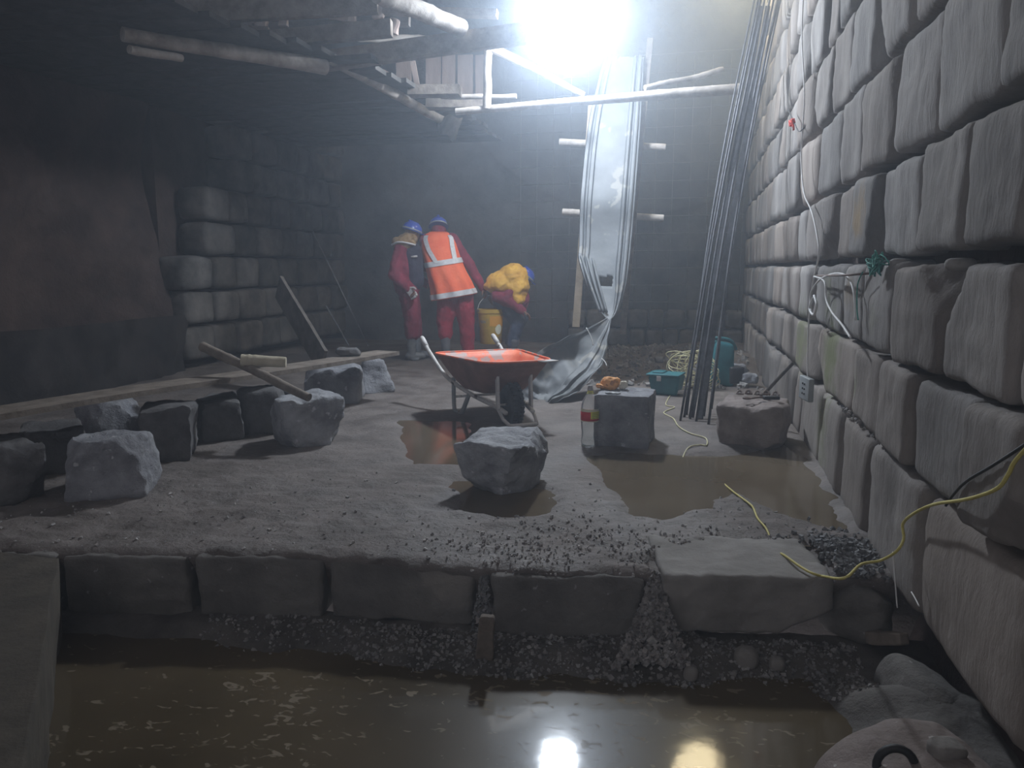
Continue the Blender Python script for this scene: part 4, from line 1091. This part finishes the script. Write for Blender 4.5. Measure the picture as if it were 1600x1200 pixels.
# --- the worker in the orange vest, back to the viewer
JA = dict(pelvis=(0.02, 0, 0.92), chest=(-0.12, 0.08, 1.26), neck=(-0.17, 0.15, 1.47), head=(-0.175, 0.25, 1.555), look=(0.02, 1, -0.75), hup=(0, 0.6, 1),
          shl=(-0.33, 0.12, 1.43), shr=(-0.01, 0.10, 1.44), ell=(-0.36, 0.22, 1.13), elr=(0.20, 0.10, 1.13), hal=(-0.20, 0.42, 0.98), har=(0.355, 0.06, 0.86), thumbr=(-0.6, -1, 0), curlr=1.2,
          hipl=(-0.06, 0.0, 0.86), hipr=(0.11, 0.0, 0.86), knl=(-0.11, 0.03, 0.47), knr=(0.15, 0.02, 0.47), anl=(-0.10, -0.05, 0.09), anr=(0.17, 0.0, 0.09))
A, PA = person('worker in an orange reflective vest and blue helmet, standing with back turned', (710, 563), JA, M_COVER)
bm = bmesh.new()
caps(bm, PA['pelvis']+Vector((0, 0, .02)), 0.155, PA['chest'], 0.155, 16); caps(bm, PA['shl'], 0.082, PA['shr'], 0.082)
caps(bm, PA['chest'], 0.13, PA['neck'], 0.088); caps(bm, PA['neck'], 0.085, PA['head']-Vector((0, 0.035, 0.015)), 0.094)
for s in 'lr':
    caps(bm, PA['sh'+s], 0.078, PA['el'+s], 0.064); caps(bm, PA['el'+s], 0.064, PA['ha'+s], 0.048)
caps(bm, (-0.06, 0, 0.80), 0.13, (0.10, 0, 0.80), 0.13)
fused('jacket', bm, M_COVER, A, 0.013, 3, 0.030, 0.10)
bm = bmesh.new()
for s, tp in (('l', 0.30), ('r', 0.06)):
    caps(bm, PA['hip'+s], 0.13, PA['kn'+s], 0.108); caps(bm, PA['kn'+s], 0.106, PA['kn'+s].lerp(PA['an'+s], 0.45 if s == 'l' else 0.9), 0.082)
fused('trousers', bm, M_TROUS, A, 0.013, 3, 0.030, 0.09)
boots(A, PA, JA, 0.33)
helmet(A, PA['head']+Vector((0.0, -0.02, 0.045)), (0, 0.45, 1), (0, 1, -0.45), 0.108)
# vest
VR = [(0.755, 0.005, 0.0, 0.265, 0.20), (0.90, -0.03, 0.01, 0.245, 0.195), (1.05, -0.085, 0.03, 0.225, 0.19), (1.20, -0.13, 0.06, 0.215, 0.185), (1.34, -0.165, 0.09, 0.215, 0.17), (1.45, -0.175, 0.12, 0.205, 0.145), (1.505, -0.175, 0.14, 0.165, 0.115), (1.535, -0.175, 0.145, 0.10, 0.08)]
def vring(z):
    for a, b in zip(VR, VR[1:]):
        if z <= b[0]:
            t = max(0, (z-a[0])/(b[0]-a[0])); return [a[i]+(b[i]-a[i])*t for i in range(5)]
    return list(VR[-1])
def vpt(u, z, off=0.0):
    r_ = vring(z); c, s = math.cos(u), math.sin(u); e = 2.6
    k = (abs(c)**e+abs(s)**e)**(-1/e); fl = 0.012*math.sin(u*9+z*3)*sstep(1.35, 0.8, z)
    x = r_[1]+c*k*(r_[3]+off+fl); y = r_[2]+s*k*(r_[4]+off+fl)
    return Vector((x, y, z+0.16*(x-r_[1])*sstep(1.54, 1.3, z)))
def vband(z0, z1, off, u0=0, u1=2*math.pi, n=64, nz=3):
    bm = bmesh.new(); g = [[bm.verts.new(vpt(u0+(u1-u0)*i/n, z0+(z1-z0)*j/nz, off)) for i in range(n+1)] for j in range(nz+1)]
    for a, b in zip(g, g[1:]):
        for i in range(n): bm.faces.new((a[i], a[i+1], b[i+1], b[i]))
    return bm
bm = vband(0.755, 1.535, 0.0, nz=30); bmesh.ops.remove_doubles(bm, verts=bm.verts, dist=1e-5)
v_ = obj('vest', bm, M_VEST, A); md = v_.modifiers.new('thickness', 'SOLIDIFY'); md.thickness = 0.006
obj('reflective_band', vband(0.765, 0.825, 0.010), M_REFL, v_); obj('reflective_band', vband(1.135, 1.195, 0.010), M_REFL, v_)
for xs0, xs1 in ((-0.175, -0.075), (0.165, 0.145)):
    bm = bmesh.new(); prev = None
    for k in range(13):
        z = 1.49-0.32*k/12; xc = xs0+(xs1-xs0)*k/12; row = []
        r_ = vring(z)
        for h_ in (-0.026, 0, 0.026):
            X = xc*min(1, r_[3]/0.215)+h_; q = min(0.985, abs(X)/(r_[3]+0.01)); y = r_[2]-(r_[4]+0.014)*(1-q**2.6)**(1/2.6)
            row.append(bm.verts.new((r_[1]+X, y, z+0.16*X*sstep(1.54, 1.3, z))))
        if prev:
            for i in range(2): bm.faces.new((prev[i], prev[i+1], row[i+1], row[i]))
        prev = row
    obj('reflective_strap', bm, M_REFL, v_)

# --- the worker on the left, in profile
JB = dict(pelvis=(-0.03, 0, 0.90), chest=(-0.05, 0.0, 1.20), neck=(-0.02, 0.02, 1.40), head=(0.035, 0.04, 1.50), look=(1, 0.6, -0.35), hup=(0.3, 0, 1),
          shl=(-0.10, -0.10, 1.32), shr=(0.0, 0.19, 1.32), ell=(-0.19, -0.17, 1.03), elr=(0.05, 0.24, 1.03), hal=(-0.04, -0.22, 0.87), har=(0.2, 0.15, 0.9), thumbl=(0, 0, 1), curll=0.9,
          hipl=(-0.03, -0.08, 0.86), hipr=(-0.02, 0.08, 0.86), knl=(0.02, -0.09, 0.47), knr=(0.04, 0.09, 0.47), anl=(0.0, -0.08, 0.09), anr=(0.07, 0.08, 0.09), toel=(1, 0.3, 0), toer=(1, 0.4, 0))
B, PB = person('worker in maroon overalls with tan hood, standing left of the vested worker', (643, 563), JB, M_COVER)
bm = bmesh.new()
caps(bm, PB['pelvis'], 0.165, PB['chest'], 0.16, 16); caps(bm, PB['shl'], 0.085, PB['shr'], 0.085); caps(bm, PB['chest'], 0.13, PB['neck'], 0.075)
for s in 'lr':
    caps(bm, PB['sh'+s], 0.080, PB['el'+s], 0.066); caps(bm, PB['el'+s], 0.066, PB['ha'+s], 0.050)
    caps(bm, PB['hip'+s], 0.125, PB['kn'+s], 0.098); caps(bm, PB['kn'+s], 0.098, PB['kn'+s].lerp(PB['an'+s], 0.4), 0.092)
fused('overalls', bm, M_COVER, B, 0.013, 3, 0.030, 0.10)
bm = bmesh.new(); caps(bm, (0.045, -0.045, 0.95), 0.125, (0.03, -0.035, 1.27), 0.13, 14); fused('body_warmer', bm, M_NAVY, B, 0.013, 3, 0.02, 0.1)
bm = bmesh.new(); add_box(bm, (0.055, -0.178, 1.235), (0.075, 0.006, 0.022), Euler((0, R(-6), 0))); obj('white_tag', bm, M_GLOVE, B)
bm = bmesh.new(); ell(bm, (-0.06, -0.02, 1.385), (0.155, 0.15, 0.085), rotm(0, 14, 0)); ell(bm, (-0.02, 0.0, 1.45), (0.115, 0.12, 0.07)); ell(bm, (-0.12, -0.04, 1.345), (0.085, 0.11, 0.05), rotm(0, 20, 0))
hd = fused('hood', bm, M_TAN, B, 0.013, 2, 0.03, 0.06)
bm = bmesh.new(); add_tube(bm, smooth_pts([(-0.205, -0.09, 1.372), (-0.13, -0.165, 1.402), (-0.03, -0.185, 1.392), (0.07, -0.135, 1.370)], 6), 0.011, 8); obj('reflective_piping', bm, M_REFL, hd)
boots(B, PB, JB, 0.33, mat('pale_boot', (0.10, 0.105, 0.11), (0.19, 0.195, 0.2), 0.6, 10))
bm = bmesh.new(); hand(bm, PB['hal'], PB['hal']+(PB['hal']-PB['ell']), (0, 0, 1), 0.9, 1.28); caps(bm, PB['hal'], 0.040, PB['hal'].lerp(PB['ell'], 0.18), 0.044); fused('glove', bm, M_GLOVE, B, 0.008, 1)
helmet(B, PB['head']+Vector((-0.0, 0.0, 0.04)), (0.35, 0.1, 1), (1, 0.5, -0.35), 0.105)

# --- the worker bending over on the right
JC = dict(pelvis=(-0.14, 0.10, 0.74), chest=(0.04, 0.0, 0.96), neck=(0.12, 0.08, 0.96), head=(0.16, 0.19, 0.945), look=(0.7, 0.8, -0.8), hup=(0.6, 0.3, 1),
          shl=(0.04, -0.14, 0.90), shr=(0.12, 0.18, 0.94), ell=(-0.07, -0.17, 0.74), elr=(0.16, 0.2, 0.70), hal=(0.12, -0.16, 0.60), har=(0.10, 0.16, 0.50), thumbl=(0, -1, .3),
          hipl=(-0.13, 0.02, 0.70), hipr=(-0.10, 0.2, 0.70), knl=(0.08, -0.02, 0.46), knr=(0.1, 0.22, 0.46), anl=(0.0, 0.03, 0.09), anr=(-0.02, 0.22, 0.09), toel=(1, 0.3, 0), toer=(1, 0.3, 0))
Cc, PC = person('worker in a yellow jacket bending low behind the yellow bucket', (800, 562), JC, M_COVER)
bm = bmesh.new()
caps(bm, PC['pelvis'], 0.13, PC['chest'], 0.12); caps(bm, PC['shl'], 0.07, PC['ell'], 0.075); caps(bm, PC['ell'], 0.075, PC['hal'], 0.052); caps(bm, PC['ell']+Vector((-0.12, 0.05, 0.03)), 0.07, PC['ell'], 0.075)
caps(bm, PC['shr'], 0.07, PC['elr'], 0.06); caps(bm, PC['elr'], 0.06, PC['har'], 0.045); ell(bm, (0.0, -0.02, 0.72), (0.2, 0.14, 0.12))
fused('overalls', bm, M_COVER, Cc, 0.013, 3, 0.03, 0.1)
bm = bmesh.new()
for s in 'lr':
    caps(bm, PC['hip'+s], 0.11, PC['kn'+s], 0.088); caps(bm, PC['kn'+s], 0.086, PC['an'+s]+Vector((0, 0, 0.1)), 0.07)
fused('trousers', bm, M_JEANS, Cc, 0.013, 3, 0.03, 0.08)
bm = bmesh.new()
ell(bm, (-0.13, -0.02, 0.93), (0.20, 0.19, 0.14), rotm(0, -14, 0)); ell(bm, (0.02, -0.02, 1.00), (0.18, 0.20, 0.16)); ell(bm, (0.04, -0.03, 0.88), (0.17, 0.21, 0.20), rotm(0, 10, 0)); ell(bm, (0.06, -0.06, 0.75), (0.095, 0.17, 0.12)); ell(bm, (-0.24, 0.0, 0.895), (0.11, 0.14, 0.07))
fused('jacket', bm, M_YJACK, Cc, 0.012, 2, 0.045, 0.08)
boots(Cc, PC, JC, 0.22)
helmet(Cc, PC['head']+Vector((0.0, 0.0, 0.05)), (0.6, 0.1, 1), (0.7, 0.6, -0.6), 0.105)

# ================================================================== BUCKET held by the vested worker
bp_ = onz(767, 560); kk = Vector((bp_.x, bp_.y, 0)).normalized(); bc = Vector((bp_.x, bp_.y, 0))-kk*0.12
az = math.atan2(-kk.x, kk.y)
bz = 0.20
bk = thing('bucket', 'yellow plastic bucket with a pale label hanging from the hand of the vested worker', 'bucket', (bc.x, bc.y, bz), az)
bm = bmesh.new()
add_lathe(bm, [(0.0001, 0.0), (0.125, 0.0), (0.130, 0.006), (0.155, 0.37), (0.163, 0.372), (0.166, 0.385), (0.163, 0.40), (0.166, 0.42), (0.155, 0.422), (0.148, 0.40), (0.122, 0.012), (0.0001, 0.010)], seg=36)
o = obj('shell', bm, M_BUCKET, bk); auto_smooth(o, 40)
def arc_patch(r_fn, a0, a1, z0, z1, off, m, name, parent, n=12, nz=5, shp=None):
    bm = bmesh.new(); g = []
    for j in range(nz+1):
        row = []
        for i in range(n+1):
            z = z0+(z1-z0)*j/nz; a_ = a0+(a1-a0)*i/n; r_ = r_fn(z)+off
            row.append(bm.verts.new((r_*math.sin(a_), -r_*math.cos(a_), z)))
        g.append(row)
    for j in range(nz):
        for i in range(n):
            u = (i+.5)/n*2-1; v = (j+.5)/nz*2-1
            if shp and not shp(u, v): continue
            bm.faces.new((g[j][i], g[j][i+1], g[j+1][i+1], g[j+1][i]))
    bmesh.ops.delete(bm, geom=[v for v in bm.verts if not v.link_faces], context='VERTS')
    return obj(name, bm, m, parent)
rb_ = lambda z: 0.130+0.025*z/0.37
arc_patch(rb_, R(-5), R(75), 0.22, 0.34, 0.0015, mat('label_orange', (0.65, 0.30, 0.03), None, 0.5), 'label_panel', bk)
arc_patch(rb_, R(22), R(62), 0.12, 0.24, 0.0025, M_CREAM_L, 'label_spot', bk, 16, 12, lambda u, v: u*u+v*v < 0.95)
bm = bmesh.new()
hw = A.matrix_world if False else None
add_tube(bm, smooth_pts([(-0.162, 0, 0.40), (-0.13, 0.0, 0.50), (-0.03, 0.02, 0.585), (0.07, 0.0, 0.53), (0.162, 0, 0.40)], 6), 0.004, 6); obj('wire_handle', bm, M_WCORD, bk)

# ================================================================== BOTTLE
bp_ = onz(921, 698); az = math.atan2(-bp_.x, bp_.y)
bt = thing('bottle', 'clear plastic bottle with a red and yellow label standing on the floor', 'bottle', (bp_.x, bp_.y, 0.004), az)
prof = [(0.0001, 0.004), (0.035, 0.0), (0.050, 0.006), (0.053, 0.03), (0.050, 0.09), (0.054, 0.12), (0.056, 0.16), (0.056, 0.235), (0.054, 0.262), (0.045, 0.295), (0.026, 0.33), (0.015, 0.348), (0.0145, 0.365)]
bm = bmesh.new(); add_lathe(bm, prof, seg=28); obj('shell', bm, M_CLEAR, bt)
bm = bmesh.new(); add_lathe(bm, [(0.0575, 0.168), (0.0575, 0.225)], seg=32); lb = obj('label', bm, M_RED_L, bt)
rl = lambda z: 0.0575
arc_patch(rl, R(-95), R(95), 0.225, 0.243, 0.0, M_CREAM_L, 'label_top_stripe', lb)
arc_patch(rl, R(5), R(88), 0.182, 0.228, 0.0012, M_YEL_L, 'label_yellow_block', lb)
for k in range(4): arc_patch(rl, R(12), R(84), 0.188+0.010*k, 0.191+0.010*k, 0.0022, M_GRN_L, 'label_green_line', lb, 8, 1)
arc_patch(rl, R(-95), R(95), 0.163, 0.168, 0.0, M_CREAM_L, 'label_bottom_stripe', lb)
bm = bmesh.new(); add_lathe(bm, [(0.0001, 0.386), (0.016, 0.385), (0.0175, 0.362), (0.0175, 0.355), (0.0148, 0.353)], seg=20); obj('cap', bm, M_GLOVE, bt)
bm = bmesh.new(); add_lathe(bm, [(0.0165, 0.352), (0.0165, 0.336), (0.022, 0.333)], seg=16); obj('neck_band', bm, M_YEL_L, bt)

# ================================================================== THINGS ON AND BEHIND THE TWO RIGHT STONES
def crumple(name, c, s, m, label, cat, seed, amp=0.03, n=14, rot=None, e=3.0):
    bm = bmesh.new(); add_rock(bm, (0, 0, 0), s, n, e, amp, 14, seed, rot, chips=5, fine=amp*0.4)
    bmesh.ops.transform(bm, matrix=Matrix.Translation(Vector(c)), verts=bm.verts)
    return tag(obj(name, bm, m, None, False, c), label, cat)
zt = h2
c = ony(954, 603, c2.y+0.10); crumple('plastic_bag', (c.x, c.y, zt+0.030), (0.13, 0.08, 0.075), M_ORRAG, 'crumpled orange bag on the rear of the square-cut stone', 'bag', 401, 0.018)
c = ony(974, 606, c2.y+0.08); crumple('paper_scrap', (c.x, c.y, zt+0.022), (0.06, 0.04, 0.055), M_PAPER, 'pale crumpled paper right beside the orange bag', 'paper', 402, 0.012)
c = ony(938, 610, c2.y+0.06); crumple('food_scrap', (c.x, c.y, zt+0.014), (0.05, 0.05, 0.03), M_ORRAG, 'small brown-yellow scrap left of the orange bag', 'scrap', 403, 0.010)
c = ony(958, 616, c2.y-0.14); crumple('plastic_scrap', (c.x, c.y, zt+0.003), (0.10, 0.03, 0.012), M_SOCK, 'flat torn greenish-white plastic at the front edge of the square-cut stone', 'plastic', 404, 0.006)
p = ony(1170, 627, c3.y-0.10)
bm = bmesh.new()
for k in range(17):
    a_ = 2*math.pi*k/16
add_tube(bm, [(0.024*math.cos(2*math.pi*k/16), 0.02*math.sin(2*math.pi*k/16), 0) for k in range(17)], 0.006, 8, False)
add_tube(bm, smooth_pts([(0.024, 0, 0), (0.07, 0.015, 0.005), (0.11, 0.05, 0.0), (0.16, 0.07, 0.01)], 5), 0.006, 8)
bmesh.ops.transform(bm, matrix=Matrix.Translation((p.x-0.01, p.y, h3+0.010)), verts=bm.verts)
tag(obj('iron_hook', bm, M_RUSTY, None, True, (p.x, p.y, h3)), 'rusty iron ring hook lying on the front of the reddish stone', 'hook')
bm = bmesh.new(); q = Vector((c3.x+0.09, c3.y-0.06, h3+0.012))
add_box(bm, q, (0.10, 0.045, 0.022), Euler((0, 0, R(12))), 0.006)
tag(obj('hammer_head', bm, M_BLACK, None, True, q), 'dark flat iron tool head on the right of the reddish stone top', 'tool')
rn = random.Random(4)
for k, lab in enumerate(('leftmost rust-brown clamp on the back edge of the reddish stone', 'second rust-brown clamp from the left on the reddish stone', 'middle rust-brown clamp on the back edge of the reddish stone', 'fourth rust-brown clamp on the reddish stone', 'rightmost rust-brown clamp on the back edge of the reddish stone')):
    bm = bmesh.new(); q = Vector((c3.x-0.09+0.055*k, c3.y+0.05+0.02*(k % 2), h3+0.012))
    add_tube(bm, smooth_pts([q+Vector((-0.02, -0.012, 0)), q+Vector((-0.012, 0, 0.018)), q+Vector((0.008, 0.01, 0.016)), q+Vector((0.018, -0.012, 0))], 4), 0.007, 8); add_box(bm, q, (0.03, 0.018, 0.012), Euler((0, 0, R(30*k))), 0.003)
    tag(obj('clamp', bm, M_RUSTY if k % 2 else M_RED, None, True, q), lab, 'clamp', 'small clamps on the reddish stone')
# teal boxes
p = onz(1037, 622); kk = Vector((p.x, p.y, 0)).normalized(); az = math.atan2(-kk.x, kk.y)
tb = thing('toolbox', 'low teal plastic case left of the leaning rods, beside the cord heap', 'toolbox', (p.x+0.02, p.y+0.16, 0.012), az+R(-14))
bm = bmesh.new(); add_rock(bm, (0, 0, 0.085), (0.27, 0.24, 0.17), 10, 14, 0.004, 8, 501, taper=(0.82, 1.05)); obj('case', bm, M_TEAL, tb)
bm = bmesh.new(); add_box(bm, (-0.01, 0, 0.178), (0.29, 0.26, 0.018), None, 0.006); add_box(bm, (-0.07, 0.02, 0.192), (0.10, 0.14, 0.012), None, 0.005); obj('lid', bm, M_TEAL, tb)
bm = bmesh.new(); add_box(bm, (-0.04, -0.126, 0.15), (0.04, 0.012, 0.045), None, 0.004); obj('latch', bm, M_WHITEP, tb)
p = onz(1122, 612); tb2 = thing('machine_case', 'tall teal machine housing standing behind the leaning rods', 'machine', (p.x+0.05, p.y+0.35, 0.02), az+R(12))
bm = bmesh.new(); add_rock(bm, (0, 0, 0.20), (0.24, 0.22, 0.40), 12, 9, 0.006, 8, 502, rotm(0, 10, 0), taper=(1.05, 0.75), shear=(-0.04, 0)); obj('housing', bm, M_TEAL, tb2)
bm = bmesh.new(); add_tube(bm, smooth_pts([(-0.12, 0, 0.38), (-0.10, -0.04, 0.44), (0.05, -0.04, 0.42), (0.12, 0, 0.33)], 6), 0.016, 8); obj('carry_handle', bm, M_TEAL, tb2)
bm = bmesh.new(); add_box(bm, (0.10, -0.07, 0.10), (0.14, 0.12, 0.16), Euler((0, 0, R(10))), 0.02); obj('motor_cover', bm, M_BLACK, tb2)
# tangled cord heap
p = onz(1082, 618)
rn = random.Random(12); bm = bmesh.new(); pts = []
for k in range(230):
    a_ = k*0.52; rr = 0.12+0.085*math.sin(k*0.23)+rn.uniform(-.02, .02)
    pts.append((p.x+rr*1.15*math.cos(a_)+0.02*math.sin(k*.11), p.y+0.32+rr*0.55*math.sin(a_), 0.17+0.145*math.sin(k*0.37)+0.05*math.sin(a_*1.3)))
add_tube(bm, smooth_pts(pts, 3), 0.0045, 5)
tag(obj('cord_heap', bm, M_PCORD, None, True, p), 'tangled heap of pale yellow cord behind the leaning rods', 'cord')
bm = bmesh.new(); pts = [ony(1045+x_, y_, p.y+0.22) for x_, y_ in ((30, 602), (8, 590), (-3, 575), (4, 560), (20, 551), (45, 549), (60, 560))]
add_tube(bm, smooth_pts(pts, 6), 0.007, 6); tag(obj('cord_loop', bm, M_PCORD, None, True, p), 'wide arching loop of pale cord over the teal case', 'cord')
q = onz(1061, 622); bm = bmesh.new(); add_box(bm, (q.x, q.y+0.05, 0.045), (0.11, 0.05, 0.035), Euler((0, 0, R(10))), 0.006)
tag(obj('socket_strip', bm, M_WHITEP, None, True, q), 'dusty white socket strip on the floor in front of the teal case', 'socket')

# ================================================================== CORDS ACROSS FLOOR AND WALL
def fl(px, py, dz=0.006):
    a = onz(px, py, 0.01); return Vector((a.x, a.y, max(floor_z(a.x, a.y), -0.03)+dz))
pc = [(1052, 612), (1040, 632), (1054, 637), (1037, 644), (1052, 654), (1060, 668), (1078, 680), (1102, 687), (1104, 699), (1094, 698), (1075, 702), (1066, 715), (1080, 729)]
bm = bmesh.new(); add_tube(bm, smooth_pts([fl(*q) for q in pc], 5), 0.0045, 6)
yc = tag(obj('extension_cord', bm, M_PCORD, None, True, fl(*pc[0])), 'pale cord running from the teal case into the wide puddle', 'cord')
pf = [(1104, 720), (1125, 742), (1145, 766), (1170, 790), (1177, 798), (1184, 815), (1198, 830), (1210, 850), (1225, 872), (1250, 890), (1270, 902), (1290, 907)]
cp = [fl(*q, dz=0.010 if i else -0.02) for i, q in enumerate(pf)]
cp[-3].z = max(cp[-3].z, 0.022); cp[-2].z = cp[-1].z = 0.024; cp[-4].z = 0.022
wpts = [(1320, 903, .50), (1345, 882, .60), (1375, 876, .68), (1400, 862, .71), (1412, 842, .735), (1411, 818, .735), (1430, 801, .735), (1460, 788, .735), (1500, 782, .725), (1530, 775, .72), (1560, 762, .72), (1576, 740, .72), (1585, 722, .72), (1604, 700, .72), (1660, 640, .72)]
cp += [onx(a, b, X) for a, b, X in wpts]
bm = bmesh.new(); add_tube(bm, smooth_pts(cp, 5), 0.0048, 7)
tag(obj('extension_cord', bm, M_YCORD, None, True, cp[0]), 'yellow cord climbing from the puddle over the pale slab and up the near wall', 'cord')
WX = 0.735
def wcord(pts, r_, m, label, X=WX, name='cord'):
    bm = bmesh.new(); P_ = smooth_pts([onx(a, b, X) for a, b in pts], 5); add_tube(bm, P_, r_, 6)
    return tag(obj(name, bm, m, None, True, P_[0]), label, 'cord')
wcord([(1630, 672), (1598, 697), (1550, 728), (1510, 752), (1488, 775), (1478, 790)], 0.004, M_BCORD, 'thin black cable slanting above the yellow cord on the near wall')
main = wcord([(1256, -20), (1253, 60), (1257, 150), (1252, 240), (1256, 300), (1268, 330), (1277, 370), (1279, 400), (1272, 432), (1268, 455), (1265, 480), (1263, 520), (1262, 560), (1262, 592)], 0.0048, M_WCORD, 'white electric cord hanging down the wall to the grey socket box', 0.725, 'electric_cord')
wcord([(1276, 470), (1270, 492), (1266, 475), (1268, 455), (1280, 438), (1298, 429), (1315, 428), (1328, 438), (1335, 462), (1337, 500)], 0.0055, M_WCORD, 'white cord loop arching to the right beside the wall nail', 0.72, 'electric_cord')
wcord([(1272, 432), (1288, 440), (1291, 468), (1300, 488), (1316, 508), (1329, 528)], 0.0055, M_WCORD, 'white cord end with a plug dropping to the right on the wall', 0.72, 'electric_cord')
wcord([(1272, 462), (1276, 478), (1271, 492), (1265, 482), (1270, 466)], 0.007, M_WCORD, 'knotted white cord bunch below the nail', 0.715, 'electric_cord')
wcord([(1395, 862), (1398, 900), (1402, 950)], 0.0022, M_WCORD, 'thin white string hanging beside the yellow cord near the pit', 0.72, 'string')
wcord([(1424, 925), (1430, 935), (1436, 947)], 0.0022, M_WCORD, 'short white thread on the lowest wall block', 0.70, 'string')
wcord([(1348, 425), (1340, 445), (1339, 480), (1341, 500)], 0.0028, M_TWINE, 'thin green string hanging below the green twine ball', 0.722, 'string')
bm = bmesh.new(); add_tube(bm, [onx(1272, 431, .74), onx(1320, 430, .70), onx(1360, 427, .76)], 0.006, 6)
tag(obj('iron_bar', bm, M_RUSTY, None, True, onx(1320, 430, .7)), 'thin rusty bar set in the joint holding the white cords', 'bar')
q = onx(1260, 607, 0.715)
sk = thing('socket_box', 'grey socket box hanging on the white cord against the mossy wall blocks', 'socket', q, R(8))
k_ = depth(q)/F
bm = bmesh.new(); add_box(bm, (0, 0, 0), (0.03, 24*k_*2.1, 36*k_), None, 0.006); obj('housing', bm, M_SOCK, sk)
bm = bmesh.new()
for a_ in (-1, 1):
    for b_ in (-1, 0, 1): add_lathe(bm, [(0.0001, 0.0), (0.006, 0.0), (0.006, 0.004)], (-0.016, a_*0.018, b_*0.028), 8, Matrix.Rotation(R(-90), 3, 'Y'))
obj('socket_hole', bm, M_BLACK, sk)
q = onx(1372, 413, 0.74); bm = bmesh.new(); rn = random.Random(3); pts = []
for k in range(90): pts.append(q+Vector((rn.uniform(-.03, .01), rn.gauss(0, .035), rn.gauss(0, .02))))
add_tube(bm, smooth_pts(pts, 3), 0.003, 5); tag(obj('twine_ball', bm, M_TWINE, None, True, q), 'tangle of teal green twine stuffed in the wall joint', 'twine')
bm = bmesh.new(); q = onx(1385, 416, 0.80); add_rock(bm, q, (0.08, 0.16, 0.05), 8, 3, 0.01, 12, 601); tag(obj('green_cloth', bm, mat('dark_green_cloth', (0.008, 0.05, 0.045), (0.015, 0.09, 0.08), 0.9, 20), None, True, q), 'dark green cloth wedged in the joint behind the twine', 'cloth')
for (px, w_, lab) in ((1408, .045, 'small round stone wedged in the wall joint right of the twine'), (1500, .04, 'small dark stone wedged in the wall joint, furthest right')):
    q = onx(px, 412, 0.80); bm = bmesh.new(); add_rock(bm, q, (0.08, w_*1.3, w_), 8, 2.6, 0.006, 14, px); tag(obj('wedge_stone', bm, M_SLAB, None, True, q), lab, 'stone')
q = onx(1240, 190, 0.71); bm = bmesh.new(); pts = [q+Vector((rn.uniform(-.02, .01), rn.gauss(0, .05), rn.gauss(0, .018))) for k in range(16)]
add_tube(bm, smooth_pts(pts, 3), 0.006, 5); add_tube(bm, [q+Vector((0, 0, .02)), q+Vector((0, -0.02, -.06))], 0.007, 5)
tag(obj('ribbon', bm, M_RIBBON, None, True, q), 'bright red-orange ribbon knot tied high on the wall near the white cord', 'ribbon')
bm = bmesh.new(); add_tube(bm, smooth_pts([onx(1232, 172, .72), onx(1240, 190, .71), onx(1248, 205, .715), onx(1256, 200, .72)], 4), 0.004, 6)
tag(obj('tie_wire', bm, M_BCORD, None, True, q), 'black tie wire looped through the red ribbon knot', 'wire')
# stick leaning between the reddish stone and wall
a = onz(1186, 612, 0.26); b = onx(1240, 566, 0.74)
pole('wooden_stick', 'dark wooden stick leaning from behind the reddish stone to the wall', 'stick', Vector((a.x+0.02, a.y+0.05, 0.22)), b, 0.013, 0.012, M_DWOOD, None, 0.004, 88, 8, False)
